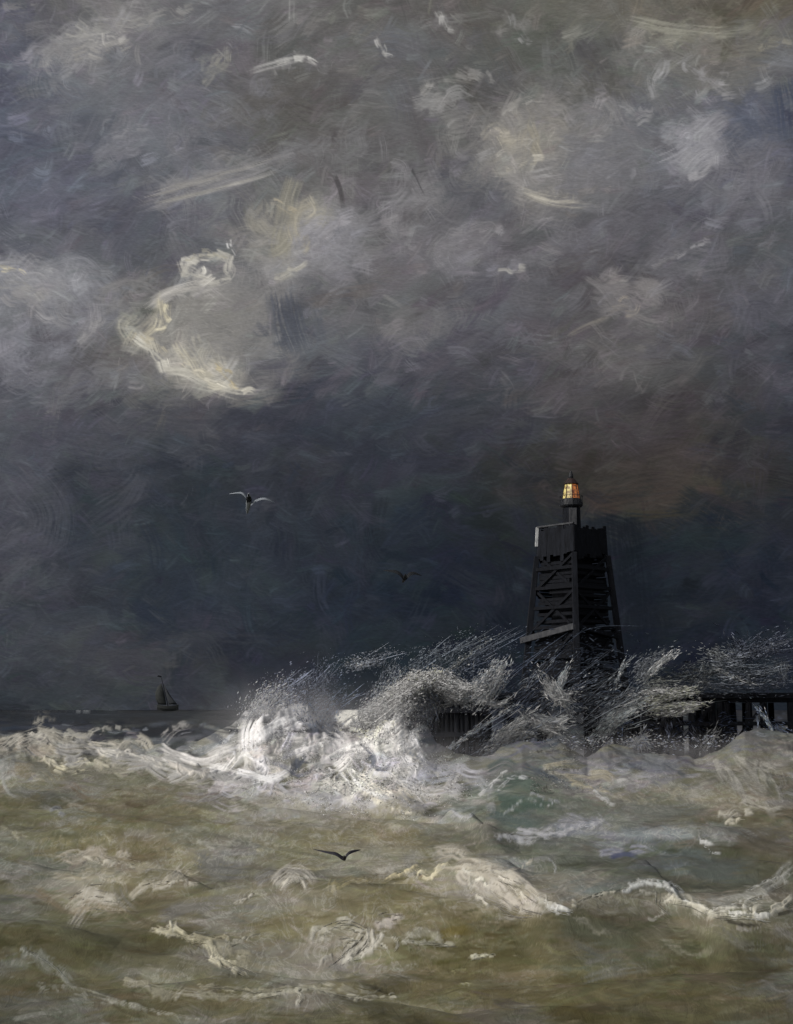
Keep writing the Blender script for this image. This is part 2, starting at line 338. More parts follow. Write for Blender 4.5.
SKY_MARKS = [  # points, width, colour, opacity, dryness
 ([(38,48),(75,42),(112,40)],18,(132,131,132),.7,.5), ([(66,32),(98,27),(142,20)],14,(148,146,142),.8,.5),
 ([(78,50),(105,50),(134,42)],14,(156,153,149),.8,.5), ([(138,22),(165,13),(197,2)],9,(145,143,140),.7,.6),
 ([(85,40),(110,38),(128,34)],7,(166,163,158),.6,.7), ([(2,4),(20,3),(36,1)],6,(130,128,126),.6,.7),
 ([(205,70),(220,63),(233,46)],11,(136,134,127),.7,.7), ([(252,70),(280,62),(313,55)],8,(150,148,146),.8,.5),
 ([(282,62),(296,58),(313,61)],6,(185,183,178),.9,.5), ([(378,40),(384,52),(393,57)],6,(165,163,160),.8,.6),
 ([(95,155),(120,138),(150,120)],16,(116,116,121),.6,.7), ([(112,140),(128,130),(146,126)],8,(128,127,130),.6,.7),
 ([(150,202),(200,188),(262,170),(312,148)],12,(126,124,125),.75,.75), ([(150,193),(220,172),(302,146)],7,(140,137,133),.8,.7),
 ([(160,200),(230,183),(290,165)],5,(150,147,141),.7,.8), ([(190,182),(260,160),(330,135)],10,(118,117,119),.6,.8),
 ([(292,192),(288,215),(282,242),(276,268)],24,(146,142,130),.85,.4), ([(302,198),(294,225),(300,250)],14,(156,150,136),.8,.5),
 ([(280,200),(292,208),(300,212)],6,(168,158,138),.7,.7), ([(228,237),(230,243),(234,251)],5,(192,190,188),.9,.4),
 ([(235,245),(255,240),(280,238)],9,(132,130,128),.6,.6), ([(272,275),(290,268),(304,262)],8,(160,156,146),.8,.5),
 ([(308,245),(330,222),(356,203)],16,(136,134,138),.8,.5), ([(320,240),(338,224),(350,214)],8,(150,147,150),.7,.6),
 ([(330,275),(350,262),(372,262)],14,(124,122,127),.6,.6), ([(350,225),(375,215),(398,208)],14,(120,118,120),.6,.6),
 ([(334,174),(340,190),(342,209)],5,(62,60,61),.85,.4), ([(408,163),(418,185),(425,198)],6,(66,65,67),.85,.5),
 ([(395,165),(406,178),(424,204)],10,(124,122,124),.6,.5),
 ([(180,272),(184,261),(200,255),(220,256),(231,264),(226,275),(208,281),(190,276)],9,(183,179,170),.95,.35),
 ([(180,260),(192,260),(205,268)],8,(202,198,188),.95,.3), ([(184,270),(196,274),(206,276)],6,(190,186,176),.9,.4),
 ([(205,262),(212,266),(214,272)],6,(98,97,100),.8,.3), ([(150,303),(168,291),(192,284),(216,282)],10,(164,160,154),.9,.5),
 ([(165,300),(190,296),(215,288)],8,(150,147,143),.8,.5), ([(188,255),(208,251),(228,256)],4,(170,165,150),.8,.6),
 ([(162,298),(159,316),(147,330),(133,339)],12,(184,177,158),.9,.5), ([(168,300),(166,318),(156,332)],6,(205,196,170),.8,.6),
 ([(132,338),(150,345),(160,360),(168,374)],13,(192,188,176),.9,.4), ([(142,336),(156,342),(168,352)],9,(178,170,150),.8,.6),
 ([(158,368),(185,372),(206,382),(232,389),(268,392)],11,(180,176,165),.9,.5), ([(176,343),(190,355),(200,370),(218,384)],12,(184,178,162),.85,.5),
 ([(196,335),(204,350),(215,366),(226,376)],12,(160,156,146),.8,.5), ([(205,378),(230,384),(250,392)],6,(206,200,185),.85,.5),
 ([(185,362),(200,372),(214,374)],6,(208,200,180),.8,.5), ([(215,362),(228,374),(240,386)],6,(170,158,130),.7,.6),
 ([(175,310),(215,306),(262,296)],24,(122,120,117),.7,.4), ([(195,330),(230,322),(270,312)],26,(124,122,118),.7,.4),
 ([(220,352),(250,345),(280,345)],22,(120,118,116),.7,.4), ([(255,375),(285,372),(318,365)],16,(112,110,110),.6,.5),
 ([(230,402),(260,398),(300,392)],10,(118,115,110),.6,.6),
 ([(0,272),(20,270),(42,285),(62,312),(72,322)],18,(136,135,137),.85,.4), ([(3,283),(25,284),(48,302)],12,(150,148,146),.85,.4),
 ([(0,268),(10,267),(24,271)],5,(186,178,155),.85,.4), ([(8,292),(30,298),(52,318)],10,(142,140,141),.8,.5),
 ([(78,342),(91,322),(98,303)],16,(126,124,127),.8,.5), ([(84,335),(94,322),(102,312)],8,(140,138,138),.7,.6),
 ([(4,348),(12,332),(24,318)],12,(122,121,128),.8,.5), ([(98,292),(125,280),(150,284),(158,302)],9,(122,120,119),.8,.5),
 ([(0,385),(30,372),(65,360)],20,(104,103,108),.6,.5), ([(60,395),(90,380),(130,378)],18,(102,101,104),.6,.5),
 ([(282,292),(288,325),(300,358)],34,(72,75,84),.85,.3), ([(310,300),(345,292),(390,285)],14,(92,86,84),.6,.6),
 ([(320,330),(350,318),(385,322)],20,(104,103,106),.6,.5), ([(395,322),(420,315),(455,332)],24,(106,104,105),.6,.5),
 ([(440,10),(446,25),(452,30)],6,(162,160,157),.85,.5), ([(450,18),(480,14),(505,10)],9,(118,117,114),.6,.6), ([(510,18),(520,36),(528,40)],7,(138,137,136),.7,.6),
 ([(633,22),(660,28),(690,32),(720,34),(765,28)],9,(138,136,125),.8,.6), ([(650,40),(690,32),(720,45)],12,(122,121,112),.6,.6),
 ([(700,55),(740,48),(785,52)],14,(116,113,104),.6,.6), ([(755,50),(770,42),(790,40)],8,(132,128,116),.6,.7),
 ([(664,62),(655,78),(651,95)],11,(152,151,152),.85,.5), ([(655,72),(672,60),(690,56)],8,(128,127,126),.7,.6),
 ([(686,66),(692,70),(700,72)],6,(142,141,141),.8,.5), ([(710,80),(722,88),(738,96)],7,(146,144,144),.8,.6), ([(690,92),(705,98),(715,102)],6,(136,135,138),.7,.6),
 ([(422,102),(450,98),(480,88)],15,(132,131,130),.8,.4), ([(420,87),(455,80),(478,78)],10,(136,134,131),.75,.5), ([(462,65),(480,72),(492,82)],6,(126,124,122),.7,.6),
 ([(542,97),(520,104),(503,120),(500,142),(505,166),(520,186),(546,200),(592,202)],18,(126,123,121),.75,.5),
 ([(536,118),(530,138),(524,160)],16,(150,144,131),.85,.5), ([(545,108),(552,128),(556,150)],16,(136,132,126),.8,.5),
 ([(508,167),(525,160),(547,154)],9,(168,163,152),.85,.6), ([(500,150),(516,146),(535,140)],7,(158,154,146),.8,.6), ([(520,190),(550,200),(590,203)],8,(166,161,150),.85,.5),
 ([(512,176),(530,176),(548,186)],12,(134,131,129),.75,.5), ([(575,200),(590,190),(608,186)],8,(134,130,128),.7,.6), ([(505,112),(520,104),(545,97)],7,(146,143,138),.7,.6),
 ([(565,115),(590,108),(612,120)],22,(112,111,113),.6,.4), ([(560,150),(600,150),(650,138)],30,(104,104,108),.6,.4),
 ([(627,108),(640,112),(652,115)],13,(136,135,136),.85,.3), ([(605,100),(615,112),(622,128)],10,(122,121,121),.7,.5),
 ([(668,152),(690,140),(714,123)],20,(138,137,141),.8,.55), ([(680,168),(695,156),(710,138)],18,(148,147,150),.8,.55),
 ([(688,180),(702,168),(717,154)],9,(160,158,160),.8,.6), ([(664,135),(685,124),(705,118)],10,(128,127,130),.7,.6), ([(715,150),(735,132),(748,122)],14,(112,112,117),.6,.6),
 ([(440,258),(465,246),(492,236)],30,(116,114,117),.8,.3), ([(455,232),(480,225),(502,230)],9,(130,127,129),.7,.6), ([(448,274),(470,270),(490,262)],12,(112,110,115),.7,.5),
 ([(501,268),(512,269),(523,268)],7,(168,165,160),.95,.3), ([(505,290),(540,298),(570,292)],22,(92,90,94),.6,.4),
 ([(588,290),(620,294),(648,306)],22,(110,107,108),.75,.5), ([(600,312),(630,302),(665,286)],14,(118,115,115),.75,.6), ([(612,304),(624,302),(634,304)],9,(136,129,120),.8,.5),
 ([(566,334),(590,322),(618,312)],5,(118,113,106),.8,.6), ([(625,308),(645,318),(668,322)],8,(118,115,114),.7,.7), ([(590,320),(600,332),(606,344)],8,(108,105,104),.6,.7), ([(585,275),(600,285),(610,300)],8,(122,119,119),.7,.7),
 ([(655,262),(668,255),(685,252)],6,(124,122,124),.7,.6), ([(690,245),(700,240),(706,238)],5,(140,138,140),.7,.5), ([(720,205),(755,195),(790,190)],20,(106,105,110),.6,.5),
 ([(755,190),(765,205),(770,225)],10,(118,117,122),.6,.6), ([(780,80),(786,110),(790,140)],26,(60,66,82),.7,.4), ([(760,250),(778,258),(793,268)],7,(100,99,102),.6,.6),
 ([(500,370),(510,382),(514,395)],8,(98,97,101),.6,.6), ([(455,345),(480,330),(500,338)],20,(92,91,96),.6,.4),
 ([(0,580),(25,560),(45,535)],14,(76,77,83),.7,.6), ([(8,600),(30,585),(60,568)],9,(72,74,80),.6,.6), ([(5,540),(15,530),(30,528)],7,(82,83,88),.6,.7),
 ([(90,525),(125,500),(150,455)],22,(70,72,79),.6,.5), ([(100,500),(130,480),(145,450)],12,(74,76,82),.6,.6), ([(60,560),(100,545),(160,535)],18,(66,68,75),.5,.5),
 ([(130,470),(160,462),(190,455)],9,(46,49,57),.6,.5), ([(120,510),(150,500),(175,488)],10,(44,48,57),.6,.5), ([(130,600),(150,612),(180,620)],18,(38,44,55),.7,.4), ([(145,520),(155,545),(158,580)],16,(40,46,55),.6,.5),
 ([(180,505),(188,495),(192,480)],6,(78,80,86),.5,.7), ([(150,608),(165,620),(180,628)],8,(66,69,74),.5,.7), ([(175,630),(230,636),(290,640)],14,(58,60,65),.5,.5), ([(210,430),(240,412),(270,410)],16,(56,58,66),.7,.4),
 ([(280,425),(330,440),(360,470)],24,(46,50,59),.6,.4), ([(350,400),(390,412),(430,420)],20,(56,60,68),.6,.4), ([(60,650),(120,655),(200,652)],20,(64,65,70),.6,.4), ([(20,690),(80,692),(140,690)],14,(52,56,60),.6,.4),
 ([(590,500),(640,492),(700,485)],30,(64,56,52),.6,.5), ([(610,480),(650,470),(720,478)],24,(66,61,58),.6,.5), ([(614,515),(624,600),(632,690)],56,(20,24,30),.5,.6), ([(600,520),(625,530),(640,560)],30,(22,26,31),.6,.4), ([(20,470),(50,510),(40,560)],50,(80,82,88),.5,.4), ([(60,440),(110,450),(150,440)],34,(76,78,85),.5,.4), ([(10,620),(60,630),(120,615)],34,(66,69,75),.5,.4), ([(590,560),(640,600),(660,660)],36,(24,28,35),.6,.4), ([(500,560),(515,610),(505,660)],30,(27,31,38),.5,.4), ([(585,490),(605,500),(630,505)],18,(62,53,48),.6,.5), ([(620,510),(660,512),(700,508)],9,(58,54,44),.7,.6),  # brown streaks beside the lantern: its glow painted into the cloud colour
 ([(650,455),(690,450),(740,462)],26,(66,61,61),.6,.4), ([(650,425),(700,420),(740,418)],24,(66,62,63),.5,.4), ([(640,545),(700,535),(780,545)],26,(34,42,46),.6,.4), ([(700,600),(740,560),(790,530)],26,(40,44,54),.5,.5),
]
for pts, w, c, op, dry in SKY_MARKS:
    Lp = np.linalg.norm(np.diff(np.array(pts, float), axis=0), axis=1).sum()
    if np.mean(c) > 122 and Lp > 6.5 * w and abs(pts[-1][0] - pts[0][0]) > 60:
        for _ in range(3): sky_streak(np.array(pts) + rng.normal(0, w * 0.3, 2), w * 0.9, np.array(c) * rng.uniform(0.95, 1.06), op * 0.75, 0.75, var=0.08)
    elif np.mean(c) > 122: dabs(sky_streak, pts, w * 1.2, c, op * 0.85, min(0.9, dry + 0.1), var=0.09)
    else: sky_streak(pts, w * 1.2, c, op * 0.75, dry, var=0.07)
    if np.mean(c) > 122:                                          # a soft pale body round each bright edge
        for _ in range(2):
            j = rng.normal(0, w * 0.45, 2)
            sky_streak(np.array(pts) + j, w * 0.6, np.array(c) * rng.uniform(0.86, 1.0), op * 0.4, 0.75, var=0.08)

el_lo = np.linspace(R(-1.2), EL0, 1)
az_all = np.concatenate([np.linspace(R(-75), AZ0, 40)[:-1], np.linspace(AZ0, AZ1, SW), np.linspace(AZ1, R(75), 40)[1:]])
el_all = np.concatenate([np.linspace(R(62), EL1, 40)[:-1], np.linspace(EL1, EL0, SH)])
ci = np.concatenate([np.zeros(39, int), np.arange(SW), np.full(39, SW - 1)])
ri = np.concatenate([np.zeros(39, int), np.arange(SH)])
A, E = np.meshgrid(az_all, el_all)
RD = 5200.0
V = np.stack([np.sin(A) * np.cos(E), np.cos(A) * np.cos(E), np.sin(E)], -1).reshape(-1, 3) * RD
me = np_mesh('sky', V, grid_quads(*A.shape))
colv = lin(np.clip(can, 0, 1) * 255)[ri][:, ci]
out = (np.abs(A) > AZ1) | (E > EL1)
nz = 0.75 + 0.5 * fbm(A * 9, E * 9, 5)
mean = lin((96, 96, 100)) * np.clip(0.2 + E / R(26), 0.2, 1.0)[..., None]
k = np.clip(np.maximum((np.abs(A) - AZ1) / R(6), (E - EL1) / R(6)), 0, 1)[..., None]
colv = colv * (1 - k) + mean * nz[..., None] * k
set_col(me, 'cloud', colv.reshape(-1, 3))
m = bpy.data.materials.new('storm_cloud'); m.use_nodes = True
n, l = m.node_tree.nodes, m.node_tree.links; n.clear()
o = n.new('ShaderNodeOutputMaterial'); em = n.new('ShaderNodeEmission'); at_ = n.new('ShaderNodeAttribute'); at_.attribute_name = 'cloud'
tc = n.new('ShaderNodeTexCoord'); mp = n.new('ShaderNodeMapping'); mp.inputs['Scale'].default_value = (0.03, 0.03, 0.11); mp.inputs['Rotation'].default_value = (0, R(18), 0)
nzn = n.new('ShaderNodeTexNoise'); nzn.inputs['Scale'].default_value = 1.0; nzn.inputs['Detail'].default_value = 5; nzn.inputs['Roughness'].default_value = 0.7
nzf = n.new('ShaderNodeTexNoise'); nzf.inputs['Scale'].default_value = 1.0; nzf.inputs['Detail'].default_value = 2
mpf = n.new('ShaderNodeMapping'); mpf.inputs['Scale'].default_value = (0.07, 0.07, 0.30); mpf.inputs['Rotation'].default_value = (0, R(20), 0)
l.new(tc.outputs['Object'], mpf.inputs[0]); l.new(mpf.outputs[0], nzf.inputs['Vector'])
nadd = n.new('ShaderNodeMath'); nadd.operation = 'ADD'; nav = n.new('ShaderNodeMath'); nav.operation = 'MULTIPLY'; nav.inputs[1].default_value = 0.5
mr = n.new('ShaderNodeMapRange'); mr.inputs[1].default_value = 0.25; mr.inputs[2].default_value = 0.75; mr.inputs[3].default_value = 0.80; mr.inputs[4].default_value = 1.20
mx = n.new('ShaderNodeVectorMath'); mx.operation = 'SCALE'
l.new(tc.outputs['Object'], mp.inputs[0]); l.new(mp.outputs[0], nzn.inputs['Vector']); l.new(nzn.outputs['Fac'], nadd.inputs[0]); l.new(nzf.outputs['Fac'], nadd.inputs[1]); l.new(nadd.outputs[0], nav.inputs[0]); l.new(nav.outputs[0], mr.inputs[0])
l.new(at_.outputs['Color'], mx.inputs[0]); l.new(mr.outputs[0], mx.inputs['Scale']); l.new(mx.outputs[0], em.inputs['Color'])
l.new(em.outputs[0], o.inputs['Surface'])
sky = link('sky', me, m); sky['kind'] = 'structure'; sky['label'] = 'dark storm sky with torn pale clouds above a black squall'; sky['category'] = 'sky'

# ------------------------------------------------------------------ SEA: one sheet of swell to the horizon
p_near = np.arange(352, 94, -0.36)
dist = np.concatenate([np.linspace(5, EYE * FPX / 352, 36)[:-1], EYE * FPX / p_near, np.arange(60, 100, 0.1),
                       np.linspace(100, 160, 90)[:-1], np.geomspace(160, 5150, 230)])
azs = np.concatenate([np.linspace(R(-72), R(-21), 60)[:-1], np.linspace(R(-21), R(21), 1120), np.linspace(R(21), R(72), 60)[1:]])
NR, NC = len(dist), len(azs)
AZ, DI = np.meshgrid(azs, dist)
SX, SY = DI * np.sin(AZ), DI * np.cos(AZ)

def wave(lam, ang, amp, seed, sharp=1.6):
    a = R(ang); kx, ky = math.sin(a), math.cos(a)
    ph = (SX * kx + SY * ky) / lam * 2 * math.pi + 5 * fbm(SX / lam / 2.6, SY / lam / 2.6, seed, 2)
    s = (np.sin(ph) * 0.5 + 0.5) ** sharp
    return amp * (s - 0.4) * (0.5 + fbm(SX / lam / 4, SY / lam / 4, seed + 9, 2))
near = np.clip(1 - (DI - 40) / 60, 0, 1); far = np.clip((DI - 220) / 420, 0, 1); mid = np.clip(1 - (DI - 120) / 140, 0, 1)
Z = wave(17, 8, 0.55, 1) * mid + wave(9, -22, 0.55, 2, 2.0) * mid + wave(5.2, 25, 0.30, 3, 2.0) * near + wave(2.6, -12, 0.13, 4, 2.0) * near + wave(1.3, 18, 0.05, 14, 1.8) * near
Z += wave(95, 4, 4.0, 5, 1.5) * far + wave(60, -18, 2.6, 6, 1.5) * far
Z += (fbm(SX * 1.1, SY * 1.1, 8, 3) - 0.5) * 0.10 * near

PXC = CX + FPX * np.tan(AZ) * 1.0                                  # bearing, in photo columns
# the main breaker: crest height along it, front slope to the camera, short back
BX = [-400, 0, 50, 100, 150, 200, 240, 262, 285, 310, 340, 365, 395, 418, 436, 455, 490, 520, 560, 585, 605, 640, 690, 712, 740, 793, 1200]
BZ = [2.4, 2.5, 2.7, 2.2, 2.1, 2.2, 3.0, 4.2, 4.6, 4.0, 3.1, 3.6, 4.8, 3.9, 1.7, 1.1, 1.3, 2.0, 1.8, 1.0, 1.8, 1.4, 0.9, 1.4, 2.5, 2.9, 2.5]
hb = np.interp(PXC, BX, BZ)
lump = fbm(PXC / 22, DI / 4.0, 51, 3) - 0.5
dc = 87 + 3.0 * (fbm(PXC / 120, 0 * DI, 52, 2) - 0.5)
t = DI - dc
front = np.clip(1 + t / 14, 0, 1) ** 1.5; back = np.exp(-(t / 4.5) ** 2)
prof = np.where(t < 0, front, back)
burst = np.clip((hb - 2.1) / 1.3, 0.15, 1) * np.clip((560 - PXC) / 80, 0.3, 1)
Z = Z * (1 - 0.75 * prof) + hb * prof * (1 + 0.5 * lump * burst) + prof * 0.7 * burst * (fbm(PXC / 9, DI / 2.0, 53, 3) - 0.5) + prof * 0.9 * (fbm(PXC / 40, DI / 9, 54, 3) - 0.5) + prof * 0.75 * (fbm(PXC / 24, DI / 1.6, 55, 4) - 0.5) * np.clip((PXC - 480) / 60, 0, 1)
# second, lower line of broken water and the left-hand curl
for (xa, xb, d0, h, wf, wb) in ((-50, 260, 74, 0.7, 4, 4), (470, 820, 66, 0.8, 6, 5), (-300, 240, 118, 1.2, 8, 6)):
    e = np.clip((PXC - xa) / 60, 0, 1) * np.clip((xb - PXC) / 60, 0, 1)
    t = DI - d0 - 3 * (fbm(PXC / 70, 0 * DI, int(d0), 2) - 0.5)
    Z += e * h * np.where(t < 0, np.exp(-(t / wf) ** 2), np.exp(-(t / wb) ** 2))

def flat_xy(px, py):
    d = ray(px, py); return d[..., :2] * (EYE / -d[..., 2:3])
def crest(pts, h, wf, wb):
    """a small breaking crest along a line of the near water: steep towards the shore, long behind"""
    q = spline(flat_xy(np.array(pts, float)[:, 0], np.array(pts, float)[:, 1]), 60)
    m_ = (DI < q[:, 1].max() + 12) & (np.abs(AZ) < R(25))
    r_ = np.where(m_.any(1))[0]; c_ = np.where(m_.any(0))[0]
    sl1 = (slice(r_[0], r_[-1] + 1), slice(c_[0], c_[-1] + 1))
    yc = np.interp(SX[sl1], q[np.argsort(q[:, 0]), 0], q[np.argsort(q[:, 0]), 1])
    end = np.clip((SX[sl1] - q[:, 0].min() + 0.6) / 1.2, 0, 1) * np.clip((q[:, 0].max() + 0.6 - SX[sl1]) / 1.2, 0, 1)
    t = SY[sl1] - yc
    Z[sl1] += h * end * np.where(t < 0, np.exp(-(t / wf) ** 2), np.exp(-(t / wb) ** 2))
crest([(385, 890), (440, 905), (500, 915), (545, 932), (600, 925), (660, 918), (720, 940), (800, 920)], 0.46, 1.3, 2.8)
crest([(150, 950), (200, 965), (250, 1000)], 0.22, 0.9, 1.8)
crest([(320, 955), (360, 962), (410, 945)], 0.16, 0.8, 1.4)
crest([(-20, 1010), (100, 1012), (250, 1010), (400, 1012)], 0.14, 0.8, 1.6)
crest([(60, 900), (120, 905), (200, 905)], 0.30, 0.8, 2.5)
crest([(270, 905), (330, 905)], 0.22, 0.7, 2.0)
crest([(-20, 800), (30, 805), (120, 800), (260, 805), (400, 815), (500, 850)], 0.5, 2.5, 4)
crest([(600, 842), (700, 850), (800, 838)], 0.45, 1.6, 3)

# where does a sight line meet the water?
def hit(px, py):
    px, py = np.atleast_1d(np.asarray(px, float)), np.atleast_1d(np.asarray(py, float))
    d = ray(px, py); az = np.arctan2(d[:, 0], d[:, 1]); te = d[:, 2] / np.hypot(d[:, 0], d[:, 1])
    c = np.interp(az, azs, np.arange(NC)); ck = np.clip(np.round(c).astype(int), 0, NC - 1)
    under = Z[:, ck] >= EYE + te[None, :] * dist[:, None]
    r = under.argmax(0).astype(float); r[~under.any(0)] = np.nan
    return np.stack([c, r], -1)

E_FAC = np.array([0.95, 0.90, 0.85])                                                      # light falling on the water, for turning seen tones into pigment
def alb(c): return np.clip(lin(c) / E_FAC, 0.004, 0.86)
SEA_X = [0, 50, 100, 150, 200, 250, 300, 350, 400, 450, 520, 600, 660, 730, 793]
SEA_Y = [712, 728, 745, 765, 785, 805, 830, 860, 880, 900, 920, 945, 985, 1022]
SEA = [
 [(32,36,40)]*6 + [(50,54,60)]*3 + [(30,34,42)]*6,
 [(34,38,42),(50,52,54),(68,70,70),(70,72,74),(76,78,80),(150,146,146),(178,174,174),(120,118,120),(172,168,166),(110,108,112),(60,64,70),(60,62,68),(60,62,68),(70,72,76),(80,82,84)],
 [(124,120,112),(150,145,136),(136,132,124),(134,130,126),(120,117,114),(178,174,172),(188,184,182),(164,160,160),(188,184,182),(120,118,122),(88,88,94),(88,88,97),(88,88,95),(94,93,95),(98,96,95)],
 [(116,113,104),(118,115,102),(136,131,119),(146,141,134),(146,142,138),(182,177,174),(168,164,163),(178,174,172),(184,180,178),(140,137,139),(92,95,96),(106,103,102),(98,97,97),(104,102,98),(110,107,101)],
 [(112,109,98),(106,102,88),(104,100,84),(112,107,95),(126,121,112),(156,151,146),(160,156,154),(176,172,168),(182,176,168),(150,147,146),(80,88,84),(128,123,112),(110,108,100),(126,121,112),(122,117,106)],
 [(104,101,86),(102,98,82),(106,101,85),(104,99,84),(112,106,92),(124,119,108),(142,138,132),(154,149,144),(152,146,138),(130,127,122),(78,86,80),(106,106,102),(100,100,94),(128,122,110),(102,98,88)],
 [(102,99,80),(100,97,78),(106,101,80),(110,104,84),(112,107,86),(116,110,90),(116,110,92),(120,113,92),(124,117,98),(114,112,103),(90,92,88),(108,108,106),(92,93,88),(88,86,76),(92,88,76)],
 [(90,89,74),(98,95,78),(120,113,94),(118,112,92),(118,113,96),(104,102,92),(108,104,86),(108,104,80),(112,106,84),(120,115,100),(92,94,86),(84,87,82),(76,80,76),(78,78,70),(96,93,82)],
 [(90,88,74),(94,91,76),(124,117,100),(112,106,90),(116,111,98),(102,99,92),(120,114,100),(106,103,88),(112,106,84),(134,126,112),(120,115,104),(96,95,84),(88,90,84),(84,86,80),(110,107,98)],
 [(88,87,74),(94,91,76),(126,120,106),(104,99,84),(100,96,80),(104,101,86),(118,113,100),(116,111,94),(112,105,82),(120,113,96),(146,138,124),(112,108,94),(116,113,103),(126,122,113),(120,117,108)],
 [(86,85,70),(88,86,70),(92,89,73),(98,94,77),(104,100,84),(106,101,83),(110,104,84),(124,118,102),(122,116,98),(102,96,74),(96,92,74),(96,93,80),(96,93,80),(110,106,92),(100,97,84)],
 [(82,80,66),(86,84,69),(88,86,68),(92,89,70),(106,102,86),(108,103,86),(108,103,84),(124,118,104),(112,106,88),(96,91,70),(92,88,68),(82,82,68),(86,84,70),(82,80,66),(84,82,68)],
 [(76,74,60),(84,82,68),(88,85,70),(94,91,74),(102,98,80),(110,105,86),(112,107,88),(108,103,84),(98,93,73),(94,89,69),(94,88,68),(88,84,66),(84,80,64),(80,76,61),(78,75,62)],
 [(68,66,52),(74,72,57),(78,76,62),(84,82,66),(86,83,68),(86,83,66),(90,86,70),(90,86,68),(86,82,64),(86,81,62),(84,79,61),(80,76,59),(80,76,60),(78,74,60),(76,73,62)],
]
sea = np.empty((NR, NC, 3)); foam_h = np.zeros((NR, NC))
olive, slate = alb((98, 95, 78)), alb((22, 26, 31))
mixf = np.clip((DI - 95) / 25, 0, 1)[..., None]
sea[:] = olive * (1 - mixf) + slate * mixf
cover = (prof * burst * np.clip((Z - 0.6) / 1.2, 0, 1))[..., None]
sea = sea * (1 - cover) + alb((150, 147, 147)) * cover
sea *= (0.75 + 0.5 * fbm(PXC / 60, np.log(DI) * 22, 61, 4))[..., None]
# every vertex of the water against the layout: bearing and apparent height as seen from the shore
_fw = SY * math.cos(PITCH) + (Z - EYE) * math.sin(PITCH)
PXV = CX + FPX * SX / _fw; PYV = CY - FPX * (-SY * math.sin(PITCH) + (Z - EYE) * math.cos(PITCH)) / _fw
PXV[:, np.abs(azs) > R(23)] = 1e6
def sea_streak(pts, w, col, op=0.8, dry=0.5, h=0.0, var=0.09, K=None):
    p = np.array(pts, float)
    x0, x1, y0, y1 = p[:, 0].min() - w, p[:, 0].max() + w, p[:, 1].min() - w, p[:, 1].max() + w
    c0, c1 = np.searchsorted(PXC[0], [x0 - 3, x1 + 3])
    if c1 - c0 < 2: return
    rows_ = np.where(((PYV[:, c0:c1:4] > y0) & (PYV[:, c0:c1:4] < y1)).any(1))[0]
    if len(rows_) < 2: return
    r0, r1 = rows_[0], rows_[-1] + 1
    streak(sea[r0:r1, c0:c1], foam_h[r0:r1, c0:c1], PXV[r0:r1, c0:c1], PYV[r0:r1, c0:c1], p, w, np.minimum(alb(col) * np.array([1.0, .985, .96]) * (1 + 0.36 * float(np.interp(p[:, 1].mean(), [690, 705, 790, 815], [0, 1, 1, 0]) * np.interp(p[:, 0].mean(), [-50, 180, 250, 470, 520], [.35, .5, 1, 1, 0.1]) * np.interp(np.mean(col), [110, 150], [0, 1]))), 0.86), op, dry, K=K, hk=h, var=var)

def sea_auto(nn, wmin, wmax, lmin, lmax, op, dry, jit, ylo=706, yhi=1040):
    nn = int(nn * 1.2); X = rng.uniform(-130, 923, nn); Y = ylo + (yhi - ylo) * rng.random(nn) ** 0.9
    base = grid_lookup(SEA, SEA_Y, SEA_X, X + rng.normal(0, 9, nn), Y + rng.normal(0, 5, nn))
    for i in range(nn):
        x, y = X[i], Y[i]
        sz = np.interp(y, [710, 790, 1024], [0.5, 0.75, 1.15])
        br = float(base[i].mean())
        wild = np.clip((br - 110) / 60, 0, 1) * np.interp(y, [790, 830], [1, 0.25])
        a = rng.normal(R(-3), R(9)) + wild * rng.normal(R(-25), R(38))
        L, w = rng.uniform(lmin, lmax) * sz * (1 - 0.5 * wild), rng.uniform(wmin, wmax) * sz
        kk = rng.normal(0.06, 0.10) * L
        dx, dy = math.cos(a) * L / 2, math.sin(a) * L / 2
        veil = (fbm(x / 75, y / 17, 71, 3) - 0.5) * 2.0
        j = rng.normal(0, jit) + veil * 36 * np.interp(y, [725, 760, 830, 1000], [0.0, 0.4, 1.0, 0.8]); tint = rng.normal(0, 2.0, 3) + (np.array([-2, -1, 5]) if veil > 0.15 else np.array([1, 0, -4]))
        sea_streak([(x - dx, y - dy), (x - math.sin(a) * kk, y + math.cos(a) * kk), (x + dx, y + dy)], w,
                   np.clip(base[i] + j + tint, 8, 235), op, dry, h=max(0, (br - 100) / 90), K=9)
sea_auto(1300, 12, 26, 50, 130, 0.75, 0.25, 5)
sea_auto(2600, 4, 13, 22, 80, 0.60, 0.6, 9)
sea_auto(900, 3, 9, 12, 34, 0.7, 0.6, 14, 716, 815)
sea_auto(1500, 6, 15, 30, 90, 0.6, 0.5, 8, 800, 1040)
sea_auto(1800, 2, 6, 14, 46, 0.6, 0.8, 12, 720, 1040)

